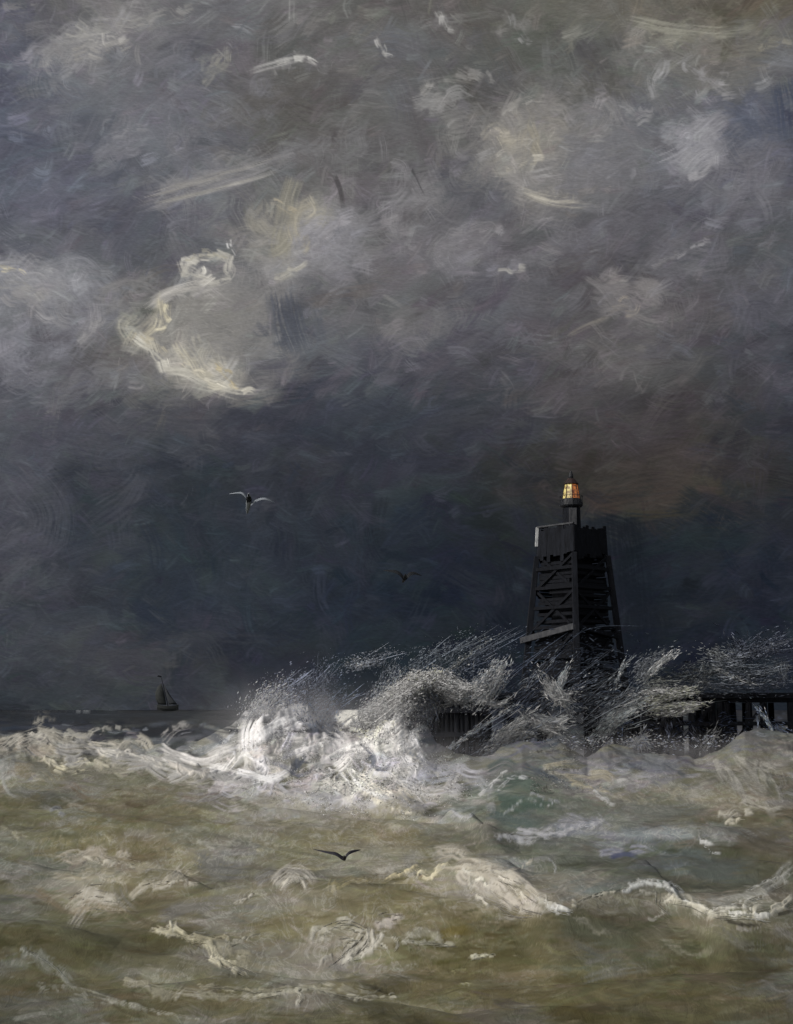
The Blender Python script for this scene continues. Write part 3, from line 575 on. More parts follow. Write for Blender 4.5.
SEA_MARKS = [
 # far left, behind the breaker
 ([(0,722),(60,718),(120,716),(200,716),(250,720)],8,(36,40,44),.75,.3,0), ([(52,731),(80,735),(100,733)],5,(146,142,132),.85,.5,.4),
 ([(95,731),(110,727),(128,731)],4,(136,133,126),.8,.5,.4), ([(68,712),(80,709),(92,711)],3,(112,114,116),.7,.6,.3), ([(205,706),(215,705),(224,711)],3,(120,120,122),.8,.5,.3),
 ([(160,740),(172,728),(190,724)],7,(140,136,132),.8,.6,.5), ([(170,752),(176,745),(190,742)],8,(50,53,52),.9,.2,0), ([(188,752),(194,757),(202,755)],7,(52,54,52),.9,.2,0), ([(200,730),(220,740),(236,752)],9,(70,73,80),.7,.5,0),
 ([(150,726),(175,722),(205,722)],5,(70,74,80),.7,.5,0), ([(10,712),(70,712),(140,713)],4,(48,52,58),.6,.5,0),
 # left crest and curl
 ([(0,748),(18,738),(36,731),(46,728)],12,(146,141,131),.85,.6,.8), ([(20,742),(40,735),(56,742)],9,(158,152,142),.85,.6,.9), ([(45,738),(72,744),(112,748),(150,744)],11,(152,146,134),.9,.5,.9),
 ([(44,758),(60,767),(82,763),(112,766)],7,(164,157,139),.9,.5,1), ([(58,768),(74,772),(86,766)],4,(176,168,144),.8,.6,1), ([(60,752),(100,754),(140,762),(180,772),(232,772)],13,(150,146,141),.85,.55,.8),
 ([(100,752),(130,756),(165,768)],5,(176,170,160),.8,.6,1), ([(6,758),(4,776),(10,792),(26,800)],6,(126,125,120),.6,.7,.2), ([(14,754),(12,772),(18,788),(36,797)],5,(118,117,112),.6,.75,.2), ([(0,772),(6,788),(14,798)],5,(134,132,128),.6,.7,.2),
 ([(30,762),(50,778),(58,796)],14,(104,102,92),.7,.4,.0), ([(62,776),(90,772),(112,788)],12,(96,93,82),.7,.4,0), ([(70,784),(84,795),(96,798)],9,(104,90,74),.6,.5,0), ([(52,815),(58,812),(66,818)],7,(132,132,132),.8,.6,.3), ([(48,834),(70,836),(95,832)],9,(80,78,58),.7,.5,0),
 ([(0,826),(14,833),(28,834)],6,(132,128,108),.7,.6,.4), ([(40,845),(80,838),(120,842)],7,(120,114,88),.6,.7,.3),
 ([(165,758),(195,768),(232,778),(275,782)],14,(160,156,151),.85,.5,.8), ([(178,756),(205,758),(238,744),(258,736)],15,(182,177,172),.9,.45,1), ([(205,772),(230,766),(250,752)],9,(194,189,184),.85,.5,1), ([(170,764),(190,772),(215,775)],6,(182,174,164),.8,.6,1),
 # central burst
 ([(256,728),(270,712),(290,706),(312,712)],16,(190,186,184),.9,.4,1), ([(258,742),(280,728),(305,724)],16,(200,196,194),.9,.4,1), ([(252,758),(268,768),(264,782)],12,(196,191,190),.9,.4,1), ([(248,776),(268,780),(290,772)],10,(202,198,196),.85,.45,1),
 ([(270,762),(286,768),(300,776),(322,766)],6,(104,104,112),.85,.5,0), ([(282,758),(298,752),(310,760)],6,(112,112,120),.8,.5,0), ([(300,748),(325,740),(350,745)],15,(188,183,180),.85,.45,1), ([(320,720),(332,732),(345,738)],12,(60,66,76),.8,.45,0), ([(296,716),(312,726),(320,738)],7,(70,76,86),.7,.6,0),
 ([(335,762),(355,752),(380,742),(400,730)],14,(196,191,186),.9,.45,1), ([(360,722),(378,716),(400,702),(415,694)],16,(214,209,198),.9,.5,1), ([(356,732),(376,734),(396,724)],7,(214,206,182),.85,.5,1), ([(392,728),(404,708),(420,694)],10,(200,196,192),.85,.5,1),
 ([(362,744),(374,758),(372,772)],6,(96,97,108),.85,.5,0), ([(370,765),(384,770),(394,764)],6,(110,110,120),.8,.5,0), ([(395,745),(408,760),(420,778)],12,(186,182,180),.85,.45,1), ([(412,732),(418,748),(428,764)],9,(196,192,190),.85,.5,1),
 ([(345,772),(355,786),(352,800)],10,(210,203,190),.9,.5,1), ([(360,778),(372,790),(396,800)],9,(214,206,192),.9,.5,1), ([(372,800),(392,808),(412,812)],6,(198,190,172),.8,.6,1), ([(330,780),(345,792),(350,806)],8,(180,174,166),.8,.6,.8),
 ([(260,802),(300,812),(345,812),(400,806)],14,(138,133,120),.7,.6,.4), ([(250,822),(310,826),(370,818),(420,800)],9,(126,120,102),.7,.6,.3), ([(280,790),(310,796),(338,800)],9,(152,149,150),.7,.6,.5), ([(400,790),(425,795),(455,790)],16,(158,154,152),.75,.5,.6), ([(420,770),(450,765),(480,772)],14,(140,138,142),.75,.5,.5),
 # right of it: green hollow in lace
 ([(486,770),(505,762),(520,770)],9,(60,72,68),.8,.5,0), ([(500,785),(525,780),(550,792)],18,(74,84,76),.85,.3,0), ([(492,800),(530,805),(560,800)],16,(70,82,74),.85,.3,0), ([(485,812),(520,824),(550,820)],12,(78,88,84),.75,.4,0), ([(520,765),(545,775),(570,790)],8,(70,76,82),.75,.6,0),
 ([(480,792),(496,782),(506,770)],4,(168,166,164),.8,.7,.6), ([(500,836),(530,838),(562,832)],7,(148,147,148),.8,.7,.5), ([(520,830),(546,834),(575,826),(600,822)],7,(156,154,156),.75,.7,.5), ([(560,815),(585,822),(606,828)],13,(132,131,136),.7,.6,.4), ([(476,776),(488,790),(490,810)],8,(128,128,128),.6,.7,.3),
 ([(498,790),(512,778),(530,778)],3,(160,160,160),.7,.8,.5), ([(505,812),(525,800),(545,806)],3,(130,134,132),.7,.8,.5), ([(530,792),(550,800),(572,806)],3,(150,150,152),.7,.8,.5),
 ([(560,770),(580,772),(606,776)],14,(134,127,110),.8,.6,.4), ([(570,782),(590,788),(610,794)],4,(150,142,122),.8,.7,.5), ([(595,792),(604,800),(612,803)],3,(180,178,174),.85,.5,.6), ([(610,796),(650,800),(690,790)],6,(126,120,102),.6,.7,.3),
 ([(630,808),(670,812),(720,806)],16,(96,98,92),.6,.5,0), ([(600,846),(625,852),(650,850)],10,(126,126,136),.75,.6,.3), ([(610,858),(625,854),(640,858)],5,(64,68,92),.7,.6,0), ([(640,760),(665,765),(680,775)],14,(100,102,104),.6,.5,0),
 ([(720,765),(735,780),(742,800)],14,(134,130,122),.75,.65,.4), ([(735,755),(755,770),(770,795)],16,(130,126,118),.7,.7,.4), ([(760,765),(775,785),(780,805)],10,(126,122,114),.7,.7,.4), ([(720,815),(735,814),(752,812)],8,(160,154,140),.85,.6,.8), ([(726,824),(734,820),(744,819)],5,(170,163,146),.8,.6,.8), ([(745,800),(760,808),(780,812)],9,(136,131,120),.7,.7,.5),
 ([(700,838),(706,842),(714,845)],4,(174,172,168),.9,.5,.6), ([(708,848),(713,853),(718,853)],2,(150,150,146),.8,.5,.5), ([(550,860),(554,866),(556,872)],4,(150,149,146),.8,.5,.5), ([(740,830),(765,845),(790,840)],24,(84,78,66),.7,.4,0), ([(690,865),(720,872),(760,868)],26,(74,78,74),.7,.3,0), ([(655,860),(690,855),(720,858)],14,(80,86,84),.6,.4,0),
 # middle crest line
 ([(372,872),(395,868),(418,868)],10,(150,144,132),.8,.6,.6), ([(385,880),(402,874),(420,866)],4,(184,172,140),.9,.5,1), ([(402,860),(425,858),(455,852)],14,(128,124,114),.7,.6,.4), ([(420,872),(432,878),(440,868),(450,862)],5,(196,186,158),.9,.4,1),
 ([(448,866),(475,868),(500,876),(522,886)],20,(158,150,136),.85,.45,.8), ([(462,878),(490,892),(520,908),(540,914)],12,(164,156,144),.85,.5,.9), ([(500,872),(520,882),(540,898)],14,(166,158,145),.85,.5,.9), ([(470,880),(476,896),(488,904)],4,(190,183,168),.85,.5,1), ([(466,872),(480,880),(492,894)],3,(196,190,176),.85,.5,1),
 ([(498,872),(515,870),(535,858)],3,(164,157,142),.8,.5,.8), ([(498,876),(518,892),(530,905)],3,(200,192,178),.8,.5,1), ([(455,864),(470,862),(482,868)],4,(112,106,94),.7,.5,0), ([(490,868),(510,868)],5,(120,114,102),.6,.5,0),
 ([(545,903),(556,908),(572,912)],7,(198,195,188),.95,.35,1.2), ([(536,898),(548,902),(560,905)],5,(180,174,160),.85,.5,1), ([(570,906),(585,900),(600,895),(625,888)],3,(172,166,150),.9,.5,1), ([(560,890),(580,878),(600,875)],16,(124,119,108),.75,.6,.4), ([(575,898),(600,905),(635,912)],14,(104,99,84),.6,.5,.1),
 ([(624,890),(640,884),(660,884),(676,893),(688,902)],5,(176,175,170),.9,.4,1), ([(630,884),(655,880),(675,886),(684,894)],3,(160,159,155),.85,.5,.9), ([(640,890),(655,894),(656,906),(668,916)],4,(150,146,134),.8,.6,.7), ([(650,918),(665,912),(662,900)],3,(136,132,120),.7,.6,.5),
 ([(664,900),(690,903),(712,912),(735,914),(770,910),(795,900)],7,(176,170,154),.9,.4,1.1), ([(728,918),(745,915),(768,917)],6,(206,202,192),.9,.35,1.2), ([(715,908),(735,908),(760,906)],5,(188,183,170),.85,.5,1), ([(690,900),(705,908),(716,915)],3,(188,184,172),.85,.5,1),
 ([(722,920),(745,925),(768,924)],4,(52,49,42),.85,.3,0), ([(775,916),(785,913),(795,910)],4,(66,62,52),.8,.4,0), ([(718,902),(750,895),(775,882),(795,866)],16,(128,126,118),.8,.7,.4), ([(735,905),(765,895),(795,880)],4,(160,157,148),.8,.7,.6), ([(745,892),(770,880),(795,872)],3,(152,150,144),.8,.7,.6),  # dark thin strokes: shadow under the foam crest, painted into the water colour
 ([(580,920),(595,930),(610,936)],6,(134,128,112),.75,.7,.4), ([(555,925),(600,932),(650,945)],24,(76,77,64),.6,.4,0), ([(575,945),(590,952),(610,958)],8,(80,80,74),.6,.6,0), ([(585,980),(620,970),(660,965)],12,(96,95,86),.6,.7,.1),
 # left middle
 ([(72,860),(90,854),(110,860),(142,868)],13,(150,141,126),.85,.65,.7), ([(84,856),(98,862),(120,866)],4,(178,170,154),.85,.7,.9), ([(62,876),(100,876),(150,872)],10,(134,127,108),.75,.6,.4), ([(145,888),(170,880),(192,874)],12,(150,143,128),.85,.65,.7), ([(170,884),(185,880),(192,884)],4,(182,174,158),.8,.7,.9),
 ([(70,908),(90,896),(118,898)],22,(148,142,130),.85,.55,.7), ([(74,912),(100,908),(126,912)],8,(128,118,102),.7,.7,.4), ([(118,884),(124,900),(140,912)],14,(106,103,94),.6,.5,0), ([(35,890),(60,905),(85,918)],10,(98,86,70),.6,.7,0), ([(195,858),(225,870),(255,868)],22,(98,97,94),.7,.5,.1), ([(160,915),(200,905),(250,900)],16,(104,101,96),.7,.5,.1),
 ([(235,902),(246,898),(255,894)],4,(160,154,142),.8,.6,.7), ([(200,842),(235,844),(270,842)],6,(140,137,124),.7,.7,.4), ([(255,850),(285,846),(300,844)],5,(130,125,104),.7,.7,.4),
 ([(280,890),(290,876),(300,872),(316,884)],18,(150,144,134),.85,.6,.7), ([(284,884),(296,876),(304,886)],5,(176,169,156),.85,.7,.9), ([(328,890),(350,880),(372,884)],8,(134,125,96),.75,.7,.5), ([(255,882),(270,874),(280,872)],12,(112,110,108),.6,.6,.2),
 # foreground foam
 ([(152,932),(168,928),(174,922)],5,(172,164,142),.85,.6,.9), ([(158,930),(180,934),(200,942),(214,946)],7,(182,174,148),.9,.45,1.1), ([(186,938),(205,938),(228,940)],6,(158,150,126),.85,.6,.8), ([(210,946),(216,958),(232,968),(252,977)],7,(188,180,156),.9,.4,1.1), ([(218,948),(232,956),(252,962)],9,(140,134,116),.75,.7,.6), ([(220,950),(236,942),(258,936)],5,(150,145,130),.8,.7,.6), ([(172,922),(176,932)],3,(190,184,164),.8,.5,1),
 ([(316,935),(330,928),(348,924),(366,930)],10,(152,147,134),.85,.65,.8), ([(372,926),(385,922),(402,920)],11,(168,158,148),.85,.5,.9), ([(320,940),(345,940),(358,942)],6,(162,157,144),.8,.7,.8), ([(368,932),(360,944),(345,956),(330,966)],11,(164,158,146),.9,.6,1), ([(380,934),(368,950),(345,962)],6,(176,170,158),.85,.65,1), ([(392,936),(398,944),(394,952)],3,(160,155,142),.8,.6,.8), ([(378,944),(386,948)],2,(160,155,142),.8,.6,.8),
 ([(408,932),(430,934),(455,940)],9,(134,130,114),.75,.7,.5), ([(402,942),(430,944),(455,946)],5,(144,140,124),.75,.7,.5), ([(440,935),(460,930),(478,932)],10,(92,82,44),.7,.5,0), ([(360,912),(390,908),(420,905)],8,(124,118,92),.7,.7,.3), ([(470,958),(482,956),(494,954)],4,(168,164,144),.9,.5,.9), ([(460,984),(470,984),(480,986)],2,(140,136,104),.8,.6,.5), ([(450,972),(462,970),(474,970)],2,(118,114,84),.8,.6,.5),
 ([(130,982),(180,992),(240,996),(320,990),(385,995)],9,(128,123,106),.8,.65,.5), ([(250,998),(290,992),(305,988)],5,(160,155,138),.85,.6,.8), ([(290,990),(300,996),(298,1004)],3,(164,158,142),.8,.6,.8), ([(305,986),(330,994),(360,998),(400,996)],5,(150,145,128),.8,.7,.6), ([(330,976),(360,970),(400,962)],9,(124,118,98),.7,.7,.3), ([(200,986),(260,990),(330,984)],4,(148,142,122),.75,.75,.5),
 ([(18,950),(40,956),(60,970),(80,986)],12,(108,108,98),.75,.7,.3), ([(22,950),(45,960),(65,978)],4,(134,133,124),.75,.75,.5), ([(40,985),(70,988),(110,1000),(150,1012)],6,(112,110,98),.75,.6,.4), ([(110,1000),(150,1010),(200,1020)],3,(124,121,108),.75,.6,.4), ([(380,1000),(430,1008),(480,1000)],7,(104,99,80),.6,.7,.2), ([(240,1014),(320,1016),(400,1012)],7,(100,96,78),.6,.7,.2), ([(470,985),(530,982),(560,976)],10,(102,97,76),.6,.7,.2), ([(100,955),(160,962),(220,975)],18,(84,81,63),.7,.4,0), ([(60,930),(110,940),(150,938)],18,(82,80,62),.7,.4,0),
]
for _ in range(330):                                              # dark chop far out, with a few whitecaps
    x, y = rng.uniform(-120, 910), rng.uniform(704, 734); L = rng.uniform(10, 50)
    c = rng.uniform(22, 50) if rng.random() < 0.86 else rng.uniform(70, 120)
    if c > 60: L *= 0.5
    sea_streak([(x - L / 2, y + rng.normal(0, 1)), (x, y + rng.normal(0, 1.5)), (x + L / 2, y + rng.normal(0, 1))], rng.uniform(2, 4.5), (c, c * 1.03, c * 1.08), 0.8, 0.5, K=9)
for pts, w, c, op, dry, h in SEA_MARKS:
    if h >= 0.3: dabs(sea_streak, pts, w * 1.25, c, min(1, op + 0.05), max(0.15, dry - 0.1), h=h)
    else: sea_streak(pts, w * 1.2, c, min(1, op + 0.08), max(0.15, dry - 0.15), h)
    if h > 0.3:
        for _ in range(3):
            j = rng.normal(0, w * 0.3, 2) * np.array([1.5, 0.7])
            sea_streak(np.array(pts, float) + j, w * 0.35, np.array(c) * rng.uniform(0.95, 1.08), op * 0.7, 0.85, h, var=0.12)

HOLLOWS = [(322, 730, 15, 11), (298, 764, 17, 6), (374, 757, 6, 10), (414, 752, 9, 12), (346, 700, 12, 16), (318, 712, 10, 10), (262, 768, 5, 8), (432, 742, 14, 16)]
for hx, hy, ha, hb_ in HOLLOWS:                                   # glimpses of dark water through the burst
    for _ in range(7):
        x, y = hx + rng.normal(0, ha * .4), hy + rng.normal(0, hb_ * .4); a = R(-35) + rng.normal(0, .5); L = rng.uniform(.6, 1.4) * ha
        sea_streak([(x - math.cos(a) * L / 2, y - math.sin(a) * L / 2), (x, y + 1), (x + math.cos(a) * L / 2, y + math.sin(a) * L / 2)], rng.uniform(3, 8), np.array((62, 68, 78)) * rng.uniform(.8, 1.3), .75, .5, K=9)

# foam stands a little proud of the water
lift = foam_h * np.interp(DI, [15, 40, 90, 140], [0.014, 0.035, 0.10, 0.0]) * (np.abs(AZ) < R(21))
Zf = Z + lift
V = np.stack([SX, SY, Zf], -1).reshape(-1, 3)
me = np_mesh('sea', V, grid_quads(NR, NC))
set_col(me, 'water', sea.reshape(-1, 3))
set_f(me, 'foam', np.clip(sea.mean(-1) / 0.35, 0, 1))
m, n, l, b = mat_new('silty_sea_water')
a1 = n.new('ShaderNodeAttribute'); a1.attribute_name = 'water'; a2 = n.new('ShaderNodeAttribute'); a2.attribute_name = 'foam'
tc = n.new('ShaderNodeTexCoord')
mp = n.new('ShaderNodeMapping'); mp.inputs['Scale'].default_value = (1.0, 0.45, 1.0)
nz = n.new('ShaderNodeTexNoise'); nz.inputs['Scale'].default_value = 3.2; nz.inputs['Detail'].default_value = 9; nz.inputs['Roughness'].default_value = 0.68; nz.inputs['Distortion'].default_value = 0.8
l.new(tc.outputs['Object'], mp.inputs[0]); l.new(mp.outputs[0], nz.inputs['Vector'])
mr = n.new('ShaderNodeMapRange'); mr.inputs[1].default_value = 0.28; mr.inputs[2].default_value = 0.72; mr.inputs[3].default_value = 0.80; mr.inputs[4].default_value = 1.20
l.new(nz.outputs['Fac'], mr.inputs[0])
sm = n.new('ShaderNodeVectorMath'); sm.operation = 'SCALE'; l.new(a1.outputs['Color'], sm.inputs[0]); l.new(mr.outputs[0], sm.inputs['Scale'])
lz = n.new('ShaderNodeTexNoise'); lz.inputs['Scale'].default_value = 1.7; lz.inputs['Detail'].default_value = 7; lz.inputs['Roughness'].default_value = 0.6; lz.inputs['Distortion'].default_value = 1.6
l.new(mp.outputs[0], lz.inputs['Vector'])
l1 = n.new('ShaderNodeMath'); l1.operation = 'SUBTRACT'; l1.inputs[1].default_value = 0.5; l.new(lz.outputs['Fac'], l1.inputs[0])
l2 = n.new('ShaderNodeMath'); l2.operation = 'ABSOLUTE'; l.new(l1.outputs[0], l2.inputs[0])
l3 = n.new('ShaderNodeMapRange'); l3.inputs[1].default_value = 0.0; l3.inputs[2].default_value = 0.035; l3.inputs[3].default_value = 1.0; l3.inputs[4].default_value = 0.0; l.new(l2.outputs[0], l3.inputs[0])
l4 = n.new('ShaderNodeMapRange'); l4.inputs[1].default_value = 0.22; l4.inputs[2].default_value = 0.55; l4.inputs[3].default_value = 0.0; l4.inputs[4].default_value = 0.30; l.new(a2.outputs['Fac'], l4.inputs[0])
l5 = n.new('ShaderNodeMath'); l5.operation = 'MULTIPLY'; l.new(l3.outputs[0], l5.inputs[0]); l.new(l4.outputs[0], l5.inputs[1])
lm = n.new('ShaderNodeMix'); lm.data_type = 'RGBA'; lm.inputs[7].default_value = (0.50, 0.49, 0.46, 1); l.new(l5.outputs[0], lm.inputs[0]); l.new(sm.outputs[0], lm.inputs[6])
l.new(lm.outputs[2], b.inputs['Base Color'])
bp = n.new('ShaderNodeBump'); bp.inputs['Strength'].default_value = 0.5; bp.inputs['Distance'].default_value = 0.07
l.new(nz.outputs['Fac'], bp.inputs['Height']); l.new(bp.outputs[0], b.inputs['Normal'])
rg = n.new('ShaderNodeMapRange'); rg.inputs[3].default_value = 0.38; rg.inputs[4].default_value = 0.95
l.new(a2.outputs['Fac'], rg.inputs[0]); l.new(rg.outputs[0], b.inputs['Roughness'])
b.inputs['Specular IOR Level'].default_value = 0.05
sea_o = link('sea', me, m); sea_o['kind'] = 'structure'; sea_o['label'] = 'olive grey stormy sea streaked with foam'; sea_o['category'] = 'sea'

#@@PART2@@
# ------------------------------------------------------------------ mesh builder for built things
class MB:
    def __init__(self): self.bm = bmesh.new()
    def box(self, cx, cy, cz, sx, sy, sz, rot=None, taper=1.0):
        """box about a centre; taper scales the top"""
        vs = []
        for z in (-.5, .5):
            k = taper if z > 0 else 1.0
            for x, y in ((-.5, -.5), (.5, -.5), (.5, .5), (-.5, .5)):
                v = Vector((x * sx * k, y * sy * k, z * sz))
                if rot is not None: v = rot @ v
                vs.append(self.bm.verts.new(v + Vector((cx, cy, cz))))
        for f in ((0, 3, 2, 1), (4, 5, 6, 7), (0, 1, 5, 4), (1, 2, 6, 5), (2, 3, 7, 6), (3, 0, 4, 7)):
            self.bm.faces.new([vs[i] for i in f])
        return self
    def beam(self, a, b, w, h=None, taper=1.0, up=(0, 0, 1)):
        a, b = Vector(a), Vector(b); h = h or w
        d = (b - a); L = d.length; d.normalize()
        u = Vector(up)
        if abs(d.dot(u)) > 0.97: u = Vector((0, 1, 0))
        x = d.cross(u).normalized(); y = x.cross(d).normalized()
        vs = []
        for p, k in ((a, 1.0), (b, taper)):
            for i, j in ((-1, -1), (1, -1), (1, 1), (-1, 1)):
                vs.append(self.bm.verts.new(p + x * (i * w * k / 2) + y * (j * h * k / 2)))
        for f in ((0, 3, 2, 1), (4, 5, 6, 7), (0, 1, 5, 4), (1, 2, 6, 5), (2, 3, 7, 6), (3, 0, 4, 7)):
            self.bm.faces.new([vs[i] for i in f])
        return self
    def lathe(self, prof, n=12, c=(0, 0), jit=0.0, seed=0):
        rr_ = random.Random(seed)
        rings = []
        for r, z in prof:
            rings.append([self.bm.verts.new((c[0] + r * (1 + jit * rr_.uniform(-1, 1)) * math.cos(2 * math.pi * i / n), c[1] + r * (1 + jit * rr_.uniform(-1, 1)) * math.sin(2 * math.pi * i / n), z)) for i in range(n)])
        for a, b in zip(rings, rings[1:]):
            for i in range(n):
                self.bm.faces.new((a[i], a[(i + 1) % n], b[(i + 1) % n], b[i]))
        self.bm.faces.new(rings[0][::-1]); self.bm.faces.new(rings[-1])
        return self
    def poly(self, front, thick):
        """slab: an outline with thickness"""
        t = Vector(thick)
        a = [self.bm.verts.new(Vector(p)) for p in front]; b = [self.bm.verts.new(Vector(p) + t) for p in front]
        n = len(a)
        self.bm.faces.new(a); self.bm.faces.new(b[::-1])
        for i in range(n): self.bm.faces.new((a[i], b[i], b[(i + 1) % n], a[(i + 1) % n]))
        return self
    def build(self, name, mat, parent=None, bevel=0.0, smooth=False):
        bmesh.ops.recalc_face_normals(self.bm, faces=self.bm.faces)
        me = bpy.data.meshes.new(name); self.bm.to_mesh(me); self.bm.free()
        if smooth:
            for p in me.polygons: p.use_smooth = True
        o = link(name, me, mat, parent)
        if bevel:
            b = o.modifiers.new('bevel', 'BEVEL'); b.width = bevel; b.segments = 1
        return o

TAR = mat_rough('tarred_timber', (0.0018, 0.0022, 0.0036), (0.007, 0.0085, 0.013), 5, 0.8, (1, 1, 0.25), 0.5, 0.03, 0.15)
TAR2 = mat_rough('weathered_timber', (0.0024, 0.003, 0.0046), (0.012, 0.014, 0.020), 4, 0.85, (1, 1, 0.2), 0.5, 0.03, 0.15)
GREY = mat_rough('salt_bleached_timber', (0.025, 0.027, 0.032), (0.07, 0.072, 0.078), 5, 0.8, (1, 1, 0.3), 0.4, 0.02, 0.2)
WHITE = mat_rough('chipped_white_paint', (0.16, 0.17, 0.18), (0.55, 0.56, 0.56), 3, 0.7, (1, 1, 0.5), 0.3, 0.02)
RUST = mat_rough('dark_red_iron', (0.010, 0.006, 0.006), (0.028, 0.012, 0.010), 6, 0.6, (1, 1, 1), 0.3, 0.02)
IRON = mat_rough('black_iron', (0.004, 0.005, 0.008), (0.014, 0.016, 0.020), 6, 0.6, (1, 1, 1), 0.3, 0.02)

# ------------------------------------------------------------------ PIER
PY_ = 110.0
MPX = PY_ / FPX                                        # metres per photo pixel at the pier
def X_(px, Y=PY_): return (px - CX) / FPX * Y * 1.0
def Z_(py, Y=PY_): return EYE + (HORIZON - py) / FPX * Y
pier = empty('pier', (X_(700), PY_, 0))
tag(pier, 'long dark timber pier on paired piles running out to the lighthouse', 'pier')
def P(x, y, z): return (x - X_(700), y - PY_, z)
x0, x1 = X_(470), X_(1010)
DECK = Z_(695)
mb = MB(); k = 0
xx = x0
while xx < x1:                                          # cross planks, each a little out of line
    w = 0.30
    mb.box(*P(xx + w / 2, PY_ + random.uniform(-.05, .05), DECK - 0.06 + random.uniform(-.015, .015)), w - 0.03, 7.4 + random.uniform(-.15, .15), 0.12); xx += w
mb.build('deck', TAR2, pier)
for y in (-3.3, 0.0, 3.3):
    MB().beam(P(x0, PY_ + y, DECK - 0.36), P(x1, PY_ + y, DECK - 0.36), 0.32, 0.44).build('stringer', TAR, pier, 0.02)
MB().beam(P(x0, PY_ - 3.62, DECK - 0.1), P(x1, PY_ - 3.62, DECK - 0.1), 0.14, 0.42).build('edge_beam', TAR2, pier, 0.02)
pil = []
for base in (505, 540, 588, 618, 636, 657, 664, 682, 700, 709, 716, 735, 750, 775, 800, 830, 862, 895, 930, 965):
    pil.append(base + random.uniform(-2, 2))
for px in pil:
    for y in (-3.4, 3.3):
        xa = X_(px) + (0.3 if y > 0 else 0)
        r = random.uniform(0.24, 0.40)
        lean = random.uniform(-.25, .25)
        m_ = MB().lathe([(r * 1.05, -2.0), (r * 1.04, 1.0), (r, 3.0), (r * 0.92, DECK - 0.60)], 9, (0, 0), 0.06, int(px))
        o = m_.build('pile', TAR, pier); o.location = P(xa, PY_ + y, 0); o.rotation_euler = (0, R(lean * 4), 0)
for a, b in zip(pil[::2], pil[2::2]):
    MB().beam(P(X_(a), PY_ - 3.75, 1.2), P(X_(b), PY_ - 3.75, DECK - 0.7), 0.16, 0.22).build('brace', TAR, pier)
MB().beam(P(X_(560), PY_ - 3.78, 3.0), P(x1, PY_ - 3.78, 3.0), 0.2, 0.3).build('waling', TAR, pier)

# timber pierhead that takes the breaker
HX0, HX1, HY = X_(424, 102), X_(489, 102), 102.0
head = empty('pierhead', ((HX0 + HX1) / 2, HY, 0))
tag(head, 'blunt black timber pierhead of close set piles with sea pouring over it', 'pierhead')
hw = (HX1 - HX0)
HT = Z_(694, 102)
nn = 13
for i in range(nn):
    x = -hw / 2 + hw * (i + 0.5) / nn
    top = HT - 0.25 + random.uniform(-0.25, 0.2)
    r = hw / nn * 0.5
    o = MB().lathe([(r, -2), (r * 1.02, 1), (r * 0.98, top - 0.1), (r * 0.8, top)], 8, (0, 0), 0.05, i).build('pile', TAR if i % 3 else TAR2, head)
    o.location = (x, random.uniform(-.12, .12), 0)
for y in (1.6, 3.4, 5.2):
    for sx in (-1, 1):
        o = MB().lathe([(0.24, -2), (0.24, HT - 0.4), (0.2, HT - 0.3)], 8, (0, 0), 0.05, int(y)).build('pile', TAR, head); o.location = (sx * hw / 2, y, 0)
MB().beam((-hw / 2 - .2, -0.42, HT - 1.2), (hw / 2 + .2, -0.42, HT - 1.2), 0.22, 0.34).build('waling', TAR2, head, 0.02)
MB().beam((-hw / 2 - .2, -0.42, HT - 2.9), (hw / 2 + .2, -0.42, HT - 2.9), 0.22, 0.34).build('waling', TAR2, head, 0.02)
mb = MB()
for i in range(22):
    mb.box(-hw / 2 + hw * (i + .5) / 22, 2.6, HT - 0.45, hw / 22 - 0.03, 5.6, 0.12)
mb.build('deck', TAR2, head)

# ------------------------------------------------------------------ LIGHTHOUSE
LX, LY = X_(574), PY_ + 0.5
lh = empty('lighthouse', (LX, LY, 0))
tag(lh, 'tall dark timber lighthouse with a lit amber lantern on top', 'lighthouse')
zt, zb, zg, zd = Z_(527), Z_(556), Z_(629), DECK
def hd(z): return np.interp(z, [zd, zg, zb, zt], [4.0, 3.2, 2.78, 2.66])     # half diagonal of the square frame, set corner-on
def corner(k, z, out=0.0):
    a = R(-90 - 4 + 90 * k); r = hd(z) + out
    return Vector((r * math.cos(a), r * math.sin(a), z))
for k in range(4):
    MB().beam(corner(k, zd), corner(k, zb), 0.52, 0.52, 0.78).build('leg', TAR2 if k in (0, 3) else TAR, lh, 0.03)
for zi, z in enumerate((zg - 2.3, zg, zg + 1.55, zg + 3.1, zg + 4.6)):
    for k in range(4):
        MB().beam(corner(k, z, .1), corner((k + 1) % 4, z, .1), 0.16, 0.24).build('girder', TAR, lh)
lev = [zd, zg - 0.2, zg + 2.9, zb]
rx = random.Random(9)
for za, zc in zip(lev, lev[1:]):
    for k in range(4):
        MB().beam(corner(k, za), corner((k + 1) % 4, zc), 0.13, 0.2).build('brace', TAR, lh)
        if rx.random() < 0.5: MB().beam(corner((k + 1) % 4, za, -.15), corner(k, zc, -.15), 0.13, 0.2).build('brace', TAR, lh)
